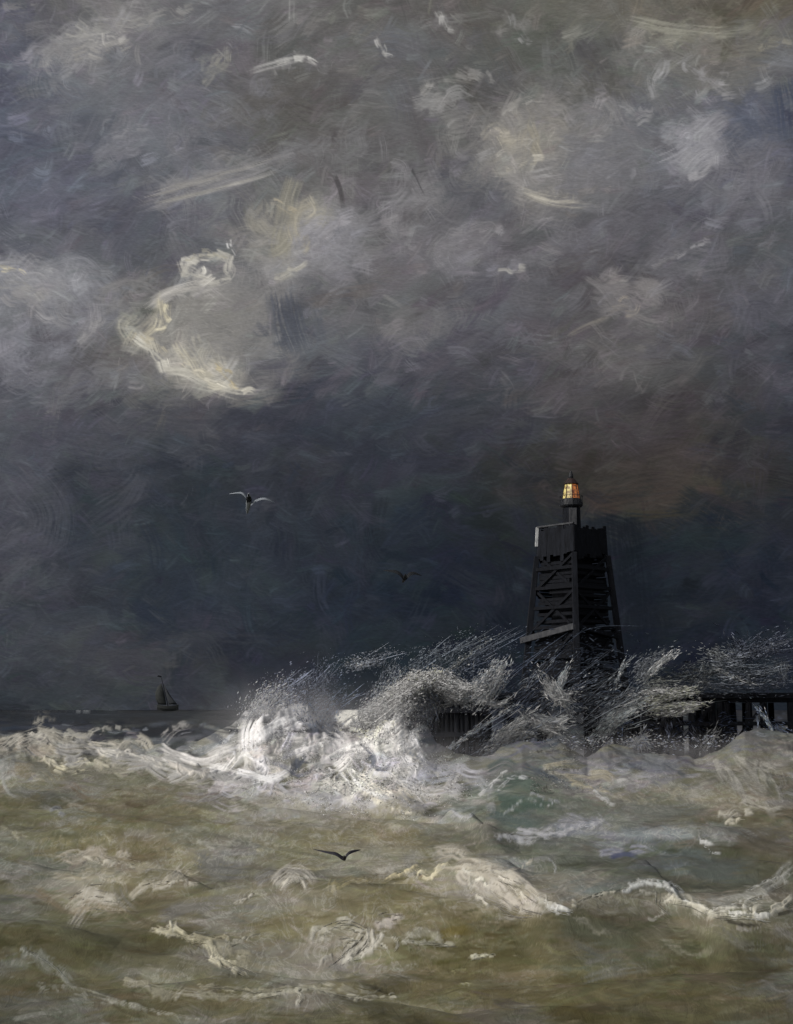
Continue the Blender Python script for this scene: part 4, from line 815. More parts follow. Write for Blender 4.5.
# boarded faces: broken rows of slats, closer on the right
rb = random.Random(5)
for k in range(4):
    mb = MB()
    z = zd + 0.5
    while z < zb - 0.1:
        if abs(z - zg) > 0.25 and rb.random() < (0.93 if k in (0, 1) else 0.86):
            a, b = corner(k, z, -.22), corner((k + 1) % 4, z, -.22)
            u0, u1 = rb.uniform(0.02, 0.08), rb.uniform(0.92, 0.98)
            if rb.random() < 0.2: u1 -= rb.uniform(0.1, 0.5)
            if rb.random() < 0.1: u0 += rb.uniform(0.1, 0.4)
            dz = rb.uniform(-.03, .03)
            mb.beam(a.lerp(b, u0) + Vector((0, 0, dz)), a.lerp(b, u1) + Vector((0, 0, -dz)), 0.05, 0.24)
        z += 0.285
    mb.build('slatted_boarding', TAR, lh)
# stair shaft inside
MB().box(0, 0, (zd + zb) / 2, 2.7, 2.7, zb - zd - 0.1, Matrix.Rotation(R(41), 3, 'Z'), 0.8).build('stair_shaft', TAR, lh)
# lower landing: raking planks round the two front faces
for k, kk in ((3, 0), (0, 1)):
    a, b = corner(k, zg - 0.95 if k == 3 else zg, 0.75 if k == 3 else 0.3), corner(kk, zg + 0.0 if kk == 0 else zg - 0.7, 0.35 if kk == 0 else 0.2)
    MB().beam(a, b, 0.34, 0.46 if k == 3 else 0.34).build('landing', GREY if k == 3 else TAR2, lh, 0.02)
# boarded head of the tower
mid = [corner(k, zb) for k in range(4)]
for k in range(4):
    mb = MB(); nb = 11
    for i in range(nb):
        a0, a1 = corner(k, zb), corner((k + 1) % 4, zb); t0, t1 = corner(k, zt), corner((k + 1) % 4, zt)
        f = (i + .5) / nb
        top = t0.lerp(t1, f); top.z += rb.uniform(-.34, .10)
        bot = a0.lerp(a1, f); bot.z += rb.uniform(-.6, .15)
        w = (a1 - a0).length / nb * 0.97
        fx = (a1 - a0).normalized()
        mb.beam(bot, top, w, 0.09, 1.0, fx.cross(Vector((0, 0, 1))))
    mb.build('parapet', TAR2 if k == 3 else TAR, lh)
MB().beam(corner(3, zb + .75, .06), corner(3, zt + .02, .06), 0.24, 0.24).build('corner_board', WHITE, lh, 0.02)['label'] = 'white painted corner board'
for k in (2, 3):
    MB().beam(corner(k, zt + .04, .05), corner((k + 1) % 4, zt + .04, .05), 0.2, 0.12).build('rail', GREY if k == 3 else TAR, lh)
MB().box(0, 0, zt - 0.35, 3.5, 3.5, 0.14, Matrix.Rotation(R(41), 3, 'Z')).build('platform', TAR2, lh)
# lantern pedestal, gallery, lantern, roof
zp, zl0, zl1, zr, zf = Z_(506), Z_(498), Z_(483), Z_(476.5), Z_(469)
MB().lathe([(0.74, zt - 0.35), (0.70, zp)], 8).build('pedestal', TAR2, lh, 0.02)
MB().box(0.02, -0.70, (zt + zp) / 2 - 0.05, 0.62, 0.12, (zp - zt) * 0.86).build('door', GREY, lh, 0.02)
MB().lathe([(0.62, zp - .1), (0.86, zp + 0.02), (0.92, zp + 0.12), (0.90, zp + 0.3), (0.80, zl0)], 16).build('gallery', IRON, lh)
mb = MB()
for i in range(12):
    a = 2 * math.pi * i / 12
    mb.beam((0.9 * math.cos(a), 0.9 * math.sin(a), zp + 0.2), (0.9 * math.cos(a), 0.9 * math.sin(a), zl0 + 0.25), 0.03)
    b_ = 2 * math.pi * (i + 1) / 12
    mb.beam((0.9 * math.cos(a), 0.9 * math.sin(a), zl0 + 0.25), (0.9 * math.cos(b_), 0.9 * math.sin(b_), zl0 + 0.25), 0.03)
mb.build('railing', IRON, lh)
GL1 = mat_glow('lit_pale_glass', tuple(lin((120, 92, 48))), tuple(lin((232, 214, 134))), 1.0, 4.5)
GL2 = mat_glow('lit_amber_glass', tuple(lin((70, 34, 18))), tuple(lin((170, 98, 40))), 1.0, 4.5)
rl = 0.68
for i in range(8):
    a0_, a1_ = 2 * math.pi * i / 8, 2 * math.pi * (i + 1) / 8
    am = (a0_ + a1_) / 2
    pale = math.cos(am) < 0
    pw = 2 * rl * math.sin(math.pi / 8) * 0.9
    rot = Matrix.Rotation(am, 3, 'Z')
    def gp(r_, a_, z_): return (r_ * math.cos(a_), r_ * math.sin(a_), z_)
    da = (a1_ - a0_) * 0.06; rt = rl * 0.74
    o = MB().poly([gp(rl, a0_ + da, zl0 + .02), gp(rl, a1_ - da, zl0 + .02), gp(rt, a1_ - da, zl1 - .02), gp(rt, a0_ + da, zl1 - .02)], (-0.04 * math.cos(am), -0.04 * math.sin(am), 0)).build('lantern_pane', GL1 if pale else GL2, lh)
    o['label'] = 'pale yellow lit pane' if pale else 'dull amber lit pane'
    MB().beam(gp(rl * 1.01, a0_, zl0), gp(rt * 1.01, a0_, zl1), 0.06).build('glazing_bar', RUST, lh)
MB().lathe([(0.56, zl1 - .02), (0.62, zl1 + .05), (0.48, zl1 + .24), (0.30, zr - .05), (0.22, zr)], 12).build('roof', RUST, lh)
MB().lathe([(0.16, zr - .02), (0.20, zr + .12), (0.18, zr + .30), (0.13, zr + .42), (0.08, zf)], 10).build('finial', IRON, lh)
pl = bpy.data.lights.new('lantern_lamp', 'POINT'); pl.energy = 220; pl.color = (1.0, 0.62, 0.25); pl.shadow_soft_size = 0.2
po = bpy.data.objects.new('lantern_lamp', pl); C.objects.link(po); po.parent = lh; po.location = (0, 0, (zl0 + zl1) / 2)

# ------------------------------------------------------------------ SAILING BOAT on the horizon
BY = 800.0
def B(px, py, dy=0.0):
    p = at(px, py, BY); return Vector((p[0], p[1] + dy, p[2]))
b0 = B(167, 706)
boat = empty('sailing_boat', (b0.x, b0.y, b0.z))
tag(boat, 'small dark sailing boat heeling on the far grey horizon', 'sailing boat')
def L_(px, py, dy=0.0): return B(px, py, dy) - b0
SAIL = mat_rough('tanned_sailcloth', (0.022, 0.025, 0.025), (0.034, 0.037, 0.036), 0.6, 0.9, (1, 1, 1), 0.2, 0.05)
SAIL2 = mat_rough('grey_sailcloth', (0.030, 0.034, 0.039), (0.042, 0.046, 0.052), 0.6, 0.9, (1, 1, 1), 0.2, 0.05)
mb = MB()
st = []
for i, t in enumerate(np.linspace(0, 1, 9)):                       # hull: stations from stern to bow
    c_ = L_(157.5 + 21 * t, 706.2 - 1.6 * (2 * t - 1) ** 2); bw = 2.2 * math.sin(math.pi * (0.12 + 0.86 * t)) ** 0.6
    top, bot = c_.z + 0.1, c_.z - 3.0
    st.append([mb.bm.verts.new((c_.x, y * bw, z)) for y, z in ((-1, top), (-.85, (top + bot) / 2), (-.25, bot), (.25, bot), (.85, (top + bot) / 2), (1, top))])
for a, b in zip(st, st[1:]):
    for i in range(6): mb.bm.faces.new((a[i], a[(i + 1) % 6], b[(i + 1) % 6], b[i]))
mb.bm.faces.new(st[0]); mb.bm.faces.new(st[-1][::-1])
mb.build('hull', SAIL, boat)
MB().beam(L_(168, 706), L_(161.5, 678), 0.55, 0.55, 0.45).build('mast', TAR, boat)
def sail(name, outline, mat, belly):
    pts = [L_(*p) for p in outline]; c_ = sum(pts, Vector()) / len(pts)
    mb = MB(); n_ = 5; rings = []
    for j in range(n_ + 1):
        f = j / n_
        rings.append([mb.bm.verts.new(p.lerp(c_, f) + Vector((0, -belly * (1 - (1 - f) ** 2), 0))) for p in pts])
    for a, b in zip(rings, rings[1:]):
        for i in range(len(pts)): mb.bm.faces.new((a[i], a[(i + 1) % len(pts)], b[(i + 1) % len(pts)], b[i]))
    bmesh.ops.remove_doubles(mb.bm, verts=mb.bm.verts, dist=0.001)
    o = mb.build(name, mat, boat, smooth=True); so = o.modifiers.new('thickness', 'SOLIDIFY'); so.thickness = 0.06
    return o
sail('mainsail', [(161.5, 683), (157.5, 687), (155.2, 693), (155.6, 699), (158.4, 704.5), (166.5, 705), (164.5, 694)], SAIL, 1.5)
sail('jib', [(163.2, 683.5), (166.5, 689), (171.5, 697), (177.5, 704.5), (169, 704.5), (166, 695)], SAIL2, 1.2)
MB().poly([L_(161.6, 676), L_(158.5, 675.2), L_(157.0, 676.3), L_(158.8, 677.0), L_(161.6, 677.6)], (0, 0.08, 0)).build('pennant', TAR, boat)

# ------------------------------------------------------------------ GULLS
def gull(name, label, Y, body, wings, chord, mat, dark=None, dark_px=None):
    """body: photo points from head to tail; wings: polylines from shoulder to tip"""
    bm = bmesh.new()
    mpp = Y / FPX
    c = Vector(at(*body[len(body) // 2][:2], Y))
    def loft(rings):
        rv = [[bm.verts.new(p) for p in r] for r in rings]
        n_ = len(rv[0])
        for a, b in zip(rv, rv[1:]):
            for i in range(n_): bm.faces.new((a[i], a[(i + 1) % n_], b[(i + 1) % n_], b[i]))
        bm.faces.new(rv[0][::-1]); bm.faces.new(rv[-1])
    rings = []
    for px, py, r, dy in body:
        q = Vector(at(px, py, Y)) - c
        rings.append([(q.x + r * mpp * math.cos(t), q.y + dy + 1.2 * r * mpp * math.cos(t) * 0, q.z + r * mpp * math.sin(t)) if False else
                      (q.x + r * mpp * math.cos(t), q.y + dy, q.z + r * mpp * math.sin(t)) for t in np.linspace(0, 2 * math.pi, 9)[:-1]])
    loft(rings)
    for wpts in wings:
        P_ = spline(wpts, 14); rings = []
        for i, (px, py) in enumerate(P_):
            f = i / 13
            q = Vector(at(px, py, Y)) - c
            ch = chord * mpp * (1 - f ** 1.6) ** 0.75 + 0.25 * mpp        # visible depth of the wing
            th = 0.35 * mpp * (1 - f) + 0.12 * mpp
            fwd = Vector((0.0, -1.5 * ch, -0.95 * ch)); up = Vector((0, -0.6 * th, th))
            sweep = Vector((0, 0.30 * f * f, 0))
            q = q + sweep
            rings.append([q + fwd * .5, q + fwd * .2 + up, q - fwd * .3 + up * .8, q - fwd * .5, q - fwd * .3 - up * .4, q + fwd * .2 - up * .5])
        loft(rings)
    bmesh.ops.recalc_face_normals(bm, faces=bm.faces)
    me = bpy.data.meshes.new(name); bm.to_mesh(me); bm.free()
    o = link(name, me, mat); o.location = c
    if dark:
        me.materials.append(dark)
        dp = Vector(at(dark_px[0], dark_px[1], Y)) - c
        for p in me.polygons:
            if (Vector((p.center.x, 0, p.center.z)) - Vector((dp.x, 0, dp.z))).length < dark_px[2] * mpp: p.material_index = 1
    tag(o, label, 'gull', 'gulls flying over the sea')
    return o
PALE = mat_rough('pale_grey_feathers', (0.12, 0.14, 0.16), (0.26, 0.28, 0.31), 5, 0.8, (1, 1, 1), 0.2, 0.01)
DUSK = mat_rough('dark_grey_feathers', (0.002, 0.003, 0.005), (0.006, 0.008, 0.011), 5, 0.8, (1, 1, 1), 0.2, 0.01)
BLACKF = mat_rough('black_feathers', (0.006, 0.006, 0.010), (0.030, 0.028, 0.036), 4, 0.7, (1, 1, 1), 0.2, 0.01)
gull('gull', 'pale grey gull with a black back high on the left', 40,
     [(249.5, 495, 0.6, -.30), (249.6, 497, 1.8, -.22), (249.2, 500, 2.9, -.05), (248, 504, 2.6, .12), (246.6, 508, 1.9, .26), (246, 511, 1.0, .36)],
     [[(247.5, 502), (245.5, 496.5), (240, 492), (228, 492.3)], [(251, 504.5), (256, 500.5), (263, 498.2), (269, 499.2), (274, 501.5)]], 3.6, PALE, DUSK, (249.6, 500, 3.6))
gull('gull', 'dusky gull against the black squall left of the lighthouse', 52,
     [(405.5, 575, 0.6, -.3), (405, 577, 1.6, -.2), (404.2, 579, 2.0, 0), (403.4, 580.4, 1.4, .2), (402.8, 581.5, .6, .35)],
     [[(404, 578.5), (399, 573.2), (393, 570.8), (383, 569.6)], [(406, 578), (410, 574.0), (415, 573.0), (422, 575)]], 5.5, DUSK)
gull('gull', 'black gull skimming low over the olive foreground water', 28,
     [(344.5, 855, 0.8, -.22), (344.8, 857, 1.9, -.12), (344.2, 859.0, 1.9, 0), (343.6, 860.2, 1.2, .12), (343.2, 861.2, .5, .22)],
     [[(343, 858.5), (336, 854.2), (328, 853.2), (312, 850.6)], [(345.5, 857), (349, 853.2), (354, 851.8), (360.5, 851.2)]], 3.4, BLACKF)

# ------------------------------------------------------------------ SPRAY: thousands of wind-drawn threads of foam
E_UP = np.array([0.38, 0.35, 0.315])
class Threads:
    def __init__(self): self.v, self.q, self.c, self.n = [], [], [], 0
    def add(self, pts, rad, tone):
        pts = np.asarray(pts); K = len(pts)
        T = np.gradient(pts, axis=0); T /= np.linalg.norm(T, axis=1, keepdims=True) + 1e-9
        view = pts - np.array([0, 0, EYE]); view /= np.linalg.norm(view, axis=1, keepdims=True)
        s_ = np.cross(T, view); s_ /= np.linalg.norm(s_, axis=1, keepdims=True) + 1e-9
        n_ = np.cross(s_, T)
        ring = np.stack([pts + s_ * rad[:, None], pts + n_ * rad[:, None], pts - s_ * rad[:, None], pts - n_ * rad[:, None]], 1)
        self.v.append(ring.reshape(-1, 3)); b = self.n
        i = np.arange(K - 1)[:, None] * 4; j = np.arange(4)[None, :]
        self.q.append(np.stack([b + i + j, b + i + (j + 1) % 4, b + i + 4 + (j + 1) % 4, b + i + 4 + j], -1).reshape(-1, 4))
        self.c.append(np.repeat(tone[None, :], K * 4, 0)); self.n += K * 4
    def group(self, pts, w, n_, Y, col, thin=(0.12, 0.42), spread=0.8, full=0.2, wob=0.6):
        """n_ threads along a drawn line; Y metres out"""
        K = 12
        base = spline(pts, 40)
        T = np.gradient(base, axis=0); T /= np.linalg.norm(T, axis=1, keepdims=True) + 1e-9
        N = np.stack([-T[:, 1], T[:, 0]], -1)
        for _ in range(n_):
            u0 = rng.uniform(-0.12, 1 - full); u1 = min(1.12, u0 + rng.uniform(full * 0.5, 0.85))
            uu = np.linspace(u0, u1, K) * 39
            i = np.clip(uu.astype(int), 0, 38); f = (uu - i)[:, None]
            lat = rng.normal(0, 0.42) * w * rng.choice([0.7, 1.0, 1.7]) * (1 + 0.5 * np.linspace(-1, 1, K) * rng.normal(0, 0.7))
            p = base[i] * (1 - f) + base[i + 1] * f + N[i] * lat[:, None]
            p += N[i] * (np.sin(np.linspace(0, rng.uniform(2, 6), K) + rng.uniform(0, 6)) * wob)[:, None]
            Yk = Y + rng.normal(0, spread) + np.linspace(0, 1, K) * rng.normal(0, spread)
            P3 = at(p[:, 0], p[:, 1], Yk)
            r = rng.uniform(*thin) * np.sin(np.linspace(0.12, math.pi - 0.05, K)) ** 0.7 * Y / FPX
            self.add(P3, r, np.clip(lin(np.array(col) * rng.uniform(0.6, 1.2)) / E_UP, 0.01, 0.88))
    def drops(self, P, D, r, stretch, tone):
        """many small torn drops: centres P, drift directions D, radii r, stretch along the drift, tones"""
        D = D / (np.linalg.norm(D, axis=1, keepdims=True) + 1e-9)
        V1 = P - np.array([0, 0, EYE]); V1 /= np.linalg.norm(V1, axis=1, keepdims=True)
        S = np.cross(D, V1); S /= np.linalg.norm(S, axis=1, keepdims=True) + 1e-9
        Nn = np.cross(S, D); r = r[:, None]; e = r * stretch[:, None]
        v = np.stack([P - D * e, P + S * r, P + Nn * r, P - S * r, P - Nn * r, P + D * e], 1)
        b = self.n + np.arange(len(P))[:, None] * 6
        q = np.concatenate([b + np.array([[0, 1, 5, 2]]), b + np.array([[0, 2, 5, 3]]), b + np.array([[0, 3, 5, 4]]), b + np.array([[0, 4, 5, 1]])], 0)
        self.v.append(v.reshape(-1, 3)); self.q.append(q); self.c.append(np.repeat(tone, 6, 0)); self.n += len(P) * 6
    def cloud(self, pts, w, n_, Y, col, rad=(0.16, 0.62), spread=1.0, st=(1.0, 4.5)):
        """drops scattered along a drawn line, thick at its start and thinning down the wind"""
        base = spline(pts, 60); T = np.gradient(base, axis=0); T /= np.linalg.norm(T, axis=1, keepdims=True) + 1e-9
        u = rng.beta(1.1, 1.7, n_); i = (u * 59).astype(int)
        Nn = np.stack([-T[i, 1], T[i, 0]], -1)
        lane = rng.normal(0, 0.5, 24)                                # drops follow lanes, so the veil is streaky
        lat = np.where(rng.random(n_) < 0.5, lane[rng.integers(0, 24, n_)] + rng.normal(0, 0.05, n_), rng.normal(0, 0.55, n_)) * w
        p = base[i] + Nn * lat[:, None] + T[i] * (rng.normal(0, 1.0, n_) * rng.choice([2.0, 5.0, 11.0], n_))[:, None]
        Yk = Y + rng.normal(0, spread, n_)
        P = at(p[:, 0], p[:, 1], Yk); D = at(p[:, 0] + T[i, 0], p[:, 1] + T[i, 1], Yk) - P
        D = D / (np.linalg.norm(D, axis=1, keepdims=True) + 1e-9) + rng.normal(0, 0.22, (n_, 3))
        r = (rad[0] + (rad[1] - rad[0]) * rng.random(n_) ** 2.2) * Yk / FPX
        tone = np.clip(lin(np.array(col)[None, :] * rng.uniform(0.65, 1.2, (n_, 1))) / E_UP, 0.01, 0.88)
        self.drops(P, D, r, rng.uniform(*st, n_), tone)
    def build(self, name, label, cat):
        me = np_mesh(name, np.concatenate(self.v), np.concatenate(self.q))
        set_col(me, 'foam_tone', np.concatenate(self.c))
        o = link(name, me, SPRAY); tag(o, label, cat, None, 'stuff'); return o
SPRAY, n, l, b = mat_new('sea_spray_foam')
a1 = n.new('ShaderNodeAttribute'); a1.attribute_name = 'foam_tone'
tc = n.new('ShaderNodeTexCoord'); nz = n.new('ShaderNodeTexNoise'); nz.inputs['Scale'].default_value = 3.0; nz.inputs['Detail'].default_value = 4
l.new(tc.outputs['Object'], nz.inputs['Vector'])
mr = n.new('ShaderNodeMapRange'); mr.inputs[1].default_value = 0.3; mr.inputs[2].default_value = 0.7; mr.inputs[3].default_value = 0.8; mr.inputs[4].default_value = 1.15
l.new(nz.outputs['Fac'], mr.inputs[0])
sm = n.new('ShaderNodeVectorMath'); sm.operation = 'SCALE'; l.new(a1.outputs['Color'], sm.inputs[0]); l.new(mr.outputs[0], sm.inputs['Scale'])
l.new(sm.outputs[0], b.inputs['Base Color']); b.inputs['Roughness'].default_value = 0.9; b.inputs['Specular IOR Level'].default_value = 0.1
tr = n.new('ShaderNodeBsdfTranslucent'); l.new(sm.outputs[0], tr.inputs['Color'])          # froth lets light through
ms = n.new('ShaderNodeMixShader'); ms.inputs[0].default_value = 0.45
l.new(b.outputs[0], ms.inputs[1]); l.new(tr.outputs[0], ms.inputs[2]); l.new(ms.outputs[0], n['Material Output'].inputs['Surface'])

T1 = Threads()                                          # the breaker that bursts in the middle
def clots(nn, xr, yr, ang, jit, rad, gain, rise, st=(0.8, 2.6), thr=116, floor=104):
    """ragged clots of foam riding on the breaker"""
    X, Yp = rng.uniform(*xr, nn), rng.uniform(*yr, nn)
    H = hit(X, Yp); base = grid_lookup(SEA, SEA_Y, SEA_X, X + rng.normal(0, 6, nn), Yp + rng.normal(0, 4, nn))
    keep = ~np.isnan(H[:, 1]) & (rng.random(nn) < np.clip((base.mean(1) - thr) / 45, 0, 1)) & (fbm(X / 13, Yp / 9, 93, 3) > 0.42)
    X, Yp, H, base = X[keep], Yp[keep], H[keep], base[keep]
    d_ = dist[H[:, 1].astype(int)]; k = d_ < 92
    for hx, hy, ha, hb_ in HOLLOWS: k &= ((X - hx) / ha) ** 2 + ((Yp - hy) / hb_) ** 2 > rng.uniform(0.4, 1.3, len(X))
    X, Yp, base, d_ = X[k], Yp[k], base[k], d_[k]; nn = len(X)
    base = np.maximum(base, floor * np.array([1.0, 0.985, 0.97]))
    a = R(ang) + R(jit) * 5 * (vnoise(X / 34, Yp / 22, 91) - 0.5) + rng.normal(0, 0.3, nn)
    Yk = d_ - 0.1 - rng.random(nn) ** 2 * rise
    P = at(X, Yp, Yk); D = at(X + np.cos(a), Yp + np.sin(a), Yk) - P
    r = (rad[0] + (rad[1] - rad[0]) * rng.random(nn) ** 2.5) * d_ / FPX
    lumps = 0.80 + 0.4 * fbm(X / 9, Yp / 7, 95, 3)
    tone = np.clip(lin(np.clip(base * (lumps * rng.uniform(0.85, 1.15, nn))[:, None] * gain, 0, 240)) / 0.42, 0.01, 0.88)
    T1.drops(P, D, r, rng.uniform(*st, nn), tone)
clots(60000, (215, 500), (698, 820), -30, 40, (0.14, 0.62), 1.15, 0.9, (0.8, 2.6), 124, 158)
clots(2500, (230, 480), (705, 800), -30, 40, (0.4, 0.9), 1.12, 0.3, (0.8, 2.6), 124, 160)
clots(16000, (-10, 262), (726, 800), -8, 24, (0.14, 0.6), 1.08, 0.4)
clots(14000, (470, 800), (740, 832), -12, 30, (0.12, 0.5), 1.05, 0.3)
clots(34000, (530, 800), (722, 792), -14, 40, (0.14, 0.6), 1.06, 0.7, (0.8, 3.0), 60, 112)
BURST = [
 ([(256,722),(266,704),(285,690)],16,60,87,(176,172,172)), ([(262,712),(280,694),(308,674)],12,55,87.5,(120,120,126)), ([(280,712),(305,690),(332,666)],12,50,88,(112,112,118)), ([(296,718),(322,700),(352,680)],12,50,88,(104,106,112)),
 ([(250,735),(262,716),(272,700)],12,50,86.5,(188,184,182)), ([(268,706),(266,694),(262,684)],8,18,88,(84,86,92)), ([(305,700),(318,676),(322,656)],8,30,88.5,(78,80,86)), ([(318,690),(328,678),(338,662)],8,22,88.5,(90,92,98)),
 ([(350,666),(372,660),(402,651)],7,40,89,(112,112,114)), ([(352,664),(362,664),(374,662)],4,14,89,(136,136,138)), ([(372,712),(384,690),(394,664)],12,50,88,(110,110,112)), ([(380,700),(392,682),(402,672)],10,34,88,(130,130,130)), ([(384,684),(384,668),(388,656)],5,14,89,(92,94,98)),
 ([(346,742),(366,726),(392,706)],12,60,86.5,(196,190,178)), ([(366,722),(388,706),(412,690)],12,150,86.5,(214,210,202)), ([(392,700),(408,688),(424,680)],9,130,86.5,(226,220,200)), ([(374,736),(392,716),(410,704)],12,110,86,(214,209,204)), ([(356,734),(376,736),(398,722)],6,30,86,(214,206,180)),
 ([(408,688),(424,682),(440,682),(458,688)],8,190,90,(228,224,214)), ([(414,681),(424,678),(436,680)],4,90,90,(232,220,172)), ([(436,684),(448,688),(466,689)],5,150,90,(236,234,230)), ([(446,693),(456,697),(465,691)],4,110,90,(226,224,222)), ([(404,698),(412,690),(424,684)],7,120,89,(216,212,204)), ([(436,688),(444,694),(452,700)],5,30,90,(180,178,176)),
 ([(402,700),(408,718),(416,744)],10,120,89,(196,192,192)), ([(418,692),(420,708),(428,730)],7,40,90,(140,140,146)), ([(430,690),(432,704),(435,718)],6,30,90.5,(150,150,156)),
 ([(400,722),(404,744),(414,768)],12,70,86,(184,180,178)), ([(300,708),(308,722),(318,736)],10,30,86.5,(96,100,108)), ([(310,730),(330,712),(352,690)],14,40,87,(92,96,104)),
 ([(408,676),(432,656),(478,636)],10,50,92,(96,98,100)), ([(418,680),(450,658),(492,634)],12,55,93,(104,106,108)), ([(428,684),(462,662),(510,634)],12,50,94,(92,94,98)), ([(446,682),(480,660),(520,640)],10,40,95,(88,90,96)), ([(440,676),(462,660),(494,636)],3,10,93,(150,148,140)), ([(446,672),(458,668),(462,676)],3,8,93,(120,120,122)),
]
for pts, w, nn, Y, c in BURST: T1.group(pts, w, max(2, nn // 7), Y, c); T1.cloud(pts, w * 1.15, int(nn * (16 if np.mean(c) < 135 else 34)), Y, c); T1.cloud(pts, w * 0.8, int(nn * (40 if np.mean(c) > 185 else 0)), Y, c, rad=(0.25, 0.95), spread=0.7, st=(0.9, 3))
def foam_lines(T, pts, w, nn, col, thin=(0.14, 0.46)):
    """filaments of foam lying on the water along a line"""
    K = 16; base = spline(pts, 40); pix = np.linalg.norm(np.diff(base, axis=0), axis=1).sum()
    Tn = np.gradient(base, axis=0); Tn /= np.linalg.norm(Tn, axis=1, keepdims=True) + 1e-9
    N = np.stack([-Tn[:, 1], Tn[:, 0]], -1)
    for _ in range(nn):
        u0 = rng.uniform(-0.06, 0.75); u1 = min(1.06, u0 + rng.uniform(0.15, 0.8))
        uu = np.linspace(u0, u1, K) * 39; i = np.clip(uu.astype(int), 0, 38); f = (uu - i)[:, None]
        lat = rng.normal(0, 0.36) * w * (1 + 0.4 * np.linspace(-1, 1, K) * rng.normal(0, 0.7)) + np.sin(np.linspace(0, rng.uniform(1, 4), K) + rng.uniform(0, 6)) * 0.5
        p = base[i] * (1 - f) + base[i + 1] * f + N[i] * lat[:, None]
        h_ = hit(p[:, 0], p[:, 1])
        if np.isnan(h_[:, 1]).any(): continue
        d_ = np.interp(h_[:, 1], np.arange(NR), dist)
        if np.abs(np.diff(d_)).max() > 0.06 * d_.mean(): continue
        dr = ray(p[:, 0], p[:, 1]); P3 = dr * ((d_ - 0.04) / np.hypot(dr[:, 0], dr[:, 1]))[:, None]; P3[:, 2] += EYE
        r = rng.uniform(*thin) * np.sin(np.linspace(0.1, math.pi - 0.05, K)) ** 0.7 * d_ / FPX
        T.add(P3, r, np.clip(lin(np.clip(np.array(col) * rng.uniform(0.78, 1.15), 0, 240)) / (E_FAC * 0.95), 0.01, 0.88))
T0 = Threads()                                          # filaments of foam on the water
for pts, w, c, op, dry, h in SEA_MARKS:
    if h >= 0.5 and np.mean(c) > 130:
        pa = np.array(pts, float); Ln = np.linalg.norm(np.diff(pa, axis=0), axis=1).sum()
        foam_lines(T0, pts, w, int(3 + Ln * w / 70), c)
T0.build('foam_filaments', 'pale threads of foam lying along the wave crests', 'foam')
T1.build('breaker_spray', 'white burst of breaking wave and threads of spray before the pierhead', 'spray')
T2 = Threads()                                          # spindrift blown past the tower
DRIFT = [
 ([(478,690),(488,680),(502,664)],10,60,97,(128,127,126)), ([(476,684),(490,686),(506,690)],8,40,97,(116,116,118)), ([(490,702),(498,704),(506,700)],3,16,97,(170,168,166)), ([(484,700),(492,690),(500,676)],6,30,97,(150,148,146)),
 ([(444,752),(480,728),(524,700)],3,12,95,(120,120,120)), ([(456,772),(510,744),(560,712)],4,14,95,(118,118,118)), ([(466,760),(500,738),(536,716)],10,30,96,(90,92,96)), ([(480,745),(530,708),(590,672)],14,60,98,(86,88,94)), ([(500,735),(552,700),(606,664)],14,60,98,(92,94,98)), ([(520,742),(570,708),(630,678)],14,60,99,(96,98,100)), ([(548,748),(590,722),(644,690)],12,60,99,(104,104,104)), ([(490,720),(520,698),(560,660)],12,40,98,(80,82,90)), ([(470,700),(510,672),(556,640)],12,40,99,(72,76,84)), ([(500,700),(540,674),(580,640)],12,34,99,(66,70,78)), ([(520,690),(536,676),(550,660)],5,20,98,(112,112,112)),
 ([(550,686),(558,696),(566,704)],6,40,98,(176,173,166)), ([(556,696),(562,698),(568,694)],4,24,98,(206,204,198)), ([(558,690),(562,680),(566,672)],4,14,98,(120,120,118)), ([(536,722),(546,728),(558,732)],6,44,97,(166,163,158)), ([(540,718),(552,722),(566,718)],5,30,97,(140,138,136)), ([(552,734),(556,730),(562,728)],3,12,97,(196,194,188)),
 ([(502,738),(512,730),(526,718)],7,46,96,(160,156,150)), ([(506,742),(518,736),(532,734)],7,36,96,(138,132,124)), ([(496,750),(510,744),(528,744)],9,36,95,(112,110,108)), ([(582,742),(606,730),(636,722)],6,26,100,(120,118,112)), ([(600,732),(618,716),(644,700)],9,50,100,(120,120,116)), ([(604,720),(622,702),(646,684)],8,40,100,(104,104,104)), ([(610,706),(628,700),(648,694)],6,30,100,(94,94,92)),
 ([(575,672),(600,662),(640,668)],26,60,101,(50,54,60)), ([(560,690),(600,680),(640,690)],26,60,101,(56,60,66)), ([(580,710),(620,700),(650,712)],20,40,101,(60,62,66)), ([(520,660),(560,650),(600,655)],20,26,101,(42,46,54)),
]
for pts, w, nn, Y, c in DRIFT:
    if np.mean(c) > 118: c = tuple(min(242, v * 1.25) for v in c)
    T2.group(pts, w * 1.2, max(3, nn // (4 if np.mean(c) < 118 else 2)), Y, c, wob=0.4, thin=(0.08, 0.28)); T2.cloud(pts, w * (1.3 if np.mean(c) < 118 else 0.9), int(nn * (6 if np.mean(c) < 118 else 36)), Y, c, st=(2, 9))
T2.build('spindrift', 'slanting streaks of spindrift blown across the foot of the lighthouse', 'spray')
T3 = Threads()                                          # spray over the pier on the right
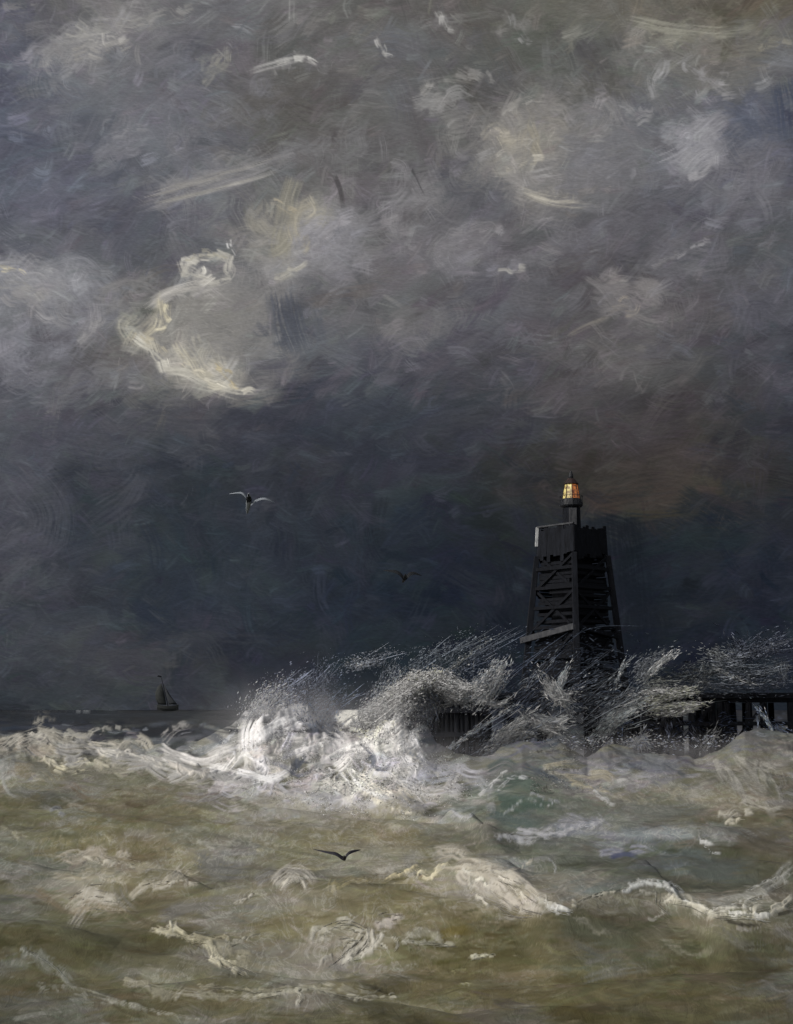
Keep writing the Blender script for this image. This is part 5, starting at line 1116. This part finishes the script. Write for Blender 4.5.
OVER = [
 ([(636,678),(646,668),(654,660)],6,30,103,(98,98,98)), ([(640,672),(650,660),(672,654)],7,36,103,(104,104,104)), ([(652,672),(662,662),(676,654)],4,20,103,(136,134,130)), ([(644,680),(650,672),(658,668)],6,26,103,(112,112,110)), ([(620,674),(622,669),(626,665)],2,8,103,(120,120,118)),
 ([(650,700),(668,696),(694,690)],6,46,102,(138,134,118)), ([(654,692),(662,691),(672,692)],4,30,102,(196,192,178)), ([(656,708),(676,706),(698,704)],5,40,102,(150,146,128)), ([(660,714),(680,712),(698,706)],3,20,102,(168,164,144)), ([(648,688),(660,686),(680,684)],8,36,102,(110,108,100)), ([(640,696),(656,704),(676,700)],9,36,102,(96,96,94)),
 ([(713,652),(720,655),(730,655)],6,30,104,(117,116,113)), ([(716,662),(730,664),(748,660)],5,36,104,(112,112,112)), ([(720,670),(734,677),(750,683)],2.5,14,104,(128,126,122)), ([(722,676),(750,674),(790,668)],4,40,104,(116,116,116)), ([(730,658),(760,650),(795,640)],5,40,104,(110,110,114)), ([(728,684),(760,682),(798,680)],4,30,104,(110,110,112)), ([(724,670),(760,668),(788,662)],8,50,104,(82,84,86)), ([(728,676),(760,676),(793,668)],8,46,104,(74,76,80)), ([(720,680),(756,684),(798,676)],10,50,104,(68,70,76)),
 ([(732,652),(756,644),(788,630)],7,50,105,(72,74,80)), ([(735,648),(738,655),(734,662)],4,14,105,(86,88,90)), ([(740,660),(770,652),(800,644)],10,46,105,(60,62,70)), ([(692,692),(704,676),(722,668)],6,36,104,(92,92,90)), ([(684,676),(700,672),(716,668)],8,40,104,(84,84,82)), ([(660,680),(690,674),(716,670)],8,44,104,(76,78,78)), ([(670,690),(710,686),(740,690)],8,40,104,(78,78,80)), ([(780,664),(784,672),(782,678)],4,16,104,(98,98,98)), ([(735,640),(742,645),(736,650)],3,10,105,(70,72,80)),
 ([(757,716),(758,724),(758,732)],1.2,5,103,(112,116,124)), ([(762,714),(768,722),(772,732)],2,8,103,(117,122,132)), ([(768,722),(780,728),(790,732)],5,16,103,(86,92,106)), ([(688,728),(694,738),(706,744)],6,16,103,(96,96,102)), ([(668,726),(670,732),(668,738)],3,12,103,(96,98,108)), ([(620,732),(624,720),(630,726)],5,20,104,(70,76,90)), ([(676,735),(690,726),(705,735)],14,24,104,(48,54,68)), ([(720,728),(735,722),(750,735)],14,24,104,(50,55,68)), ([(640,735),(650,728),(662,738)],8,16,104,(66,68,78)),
 ([(705,744),(712,736),(718,728)],6,24,101,(104,102,98)), ([(630,750),(638,742),(648,746)],6,20,101,(140,139,140)), ([(636,744),(642,740),(640,750)],3,10,101,(170,168,168)),
]
for pts, w, nn, Y, c in OVER:
    if np.mean(c) > 118: c = tuple(min(238, v * 1.2) for v in c)
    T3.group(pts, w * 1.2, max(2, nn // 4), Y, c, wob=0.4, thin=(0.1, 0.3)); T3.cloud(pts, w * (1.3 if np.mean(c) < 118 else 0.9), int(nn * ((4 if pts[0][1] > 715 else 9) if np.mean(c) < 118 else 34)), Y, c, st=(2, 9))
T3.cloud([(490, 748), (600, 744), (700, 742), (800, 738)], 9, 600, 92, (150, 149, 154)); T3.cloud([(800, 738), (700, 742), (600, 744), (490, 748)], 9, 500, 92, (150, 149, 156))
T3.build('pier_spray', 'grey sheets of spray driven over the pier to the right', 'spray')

# ------------------------------------------------------------------ MIST: the fine spray that hangs about the breaker and the foot of the pier
bmx = MB(); bmx.box(8, 92, 4.2, 92, 36, 9.4)
mm = bpy.data.materials.new('spray_mist'); mm.use_nodes = True
n, l = mm.node_tree.nodes, mm.node_tree.links; n.clear()
o = n.new('ShaderNodeOutputMaterial'); pv = n.new('ShaderNodeVolumePrincipled'); l.new(pv.outputs[0], o.inputs['Volume'])
pv.inputs['Color'].default_value = (0.90, 0.89, 0.92, 1); pv.inputs['Anisotropy'].default_value = 0.0
tc = n.new('ShaderNodeTexCoord')
def gauss(cx, cy, cz, sx, sy, sz, k):
    a_ = n.new('ShaderNodeVectorMath'); a_.operation = 'SUBTRACT'; a_.inputs[1].default_value = (cx, cy, cz); l.new(tc.outputs['Object'], a_.inputs[0])
    d_ = n.new('ShaderNodeVectorMath'); d_.operation = 'DIVIDE'; d_.inputs[1].default_value = (sx, sy, sz); l.new(a_.outputs[0], d_.inputs[0])
    q_ = n.new('ShaderNodeVectorMath'); q_.operation = 'DOT_PRODUCT'; l.new(d_.outputs[0], q_.inputs[0]); l.new(d_.outputs[0], q_.inputs[1])
    e_ = n.new('ShaderNodeMath'); e_.operation = 'MULTIPLY'; e_.inputs[1].default_value = -1.0; l.new(q_.outputs['Value'], e_.inputs[0])
    x_ = n.new('ShaderNodeMath'); x_.operation = 'EXPONENT'; l.new(e_.outputs[0], x_.inputs[0])
    m_ = n.new('ShaderNodeMath'); m_.operation = 'MULTIPLY'; m_.inputs[1].default_value = k; l.new(x_.outputs[0], m_.inputs[0])
    return m_.outputs[0]
terms = [gauss(-6.6, 86, 3.6, 3.0, 3.0, 1.4, 0.13), gauss(-0.8, 86, 3.6, 1.9, 3.0, 1.2, 0.08), gauss(-3, 80, 1.2, 8, 4, 1.0, 0.04),
         gauss(19, 92, 1.2, 12, 3.5, 0.8, 0.035), gauss(13, 99, 4.2, 6, 3.0, 1.8, 0.005)]
acc = terms[0]
for t_ in terms[1:]:
    ad = n.new('ShaderNodeMath'); ad.operation = 'ADD'; l.new(acc, ad.inputs[0]); l.new(t_, ad.inputs[1]); acc = ad.outputs[0]
nz = n.new('ShaderNodeTexNoise'); nz.inputs['Scale'].default_value = 0.55; nz.inputs['Detail'].default_value = 4; nz.inputs['Distortion'].default_value = 0.6
l.new(tc.outputs['Object'], nz.inputs['Vector'])
mr = n.new('ShaderNodeMapRange'); mr.inputs[1].default_value = 0.40; mr.inputs[2].default_value = 0.66; mr.inputs[3].default_value = 0.0; mr.inputs[4].default_value = 2.2; l.new(nz.outputs['Fac'], mr.inputs[0])
mu = n.new('ShaderNodeMath'); mu.operation = 'MULTIPLY'; l.new(acc, mu.inputs[0]); l.new(mr.outputs[0], mu.inputs[1]); l.new(mu.outputs[0], pv.inputs['Density'])
mist = bmx.build('sea_mist', mm); tag(mist, 'pale mist of fine spray hanging over the breaker and pier foot', 'mist', None, 'stuff')
scene.cycles.volume_bounces = 2; scene.cycles.volume_step_rate = 0.6; scene.cycles.volume_max_steps = 128
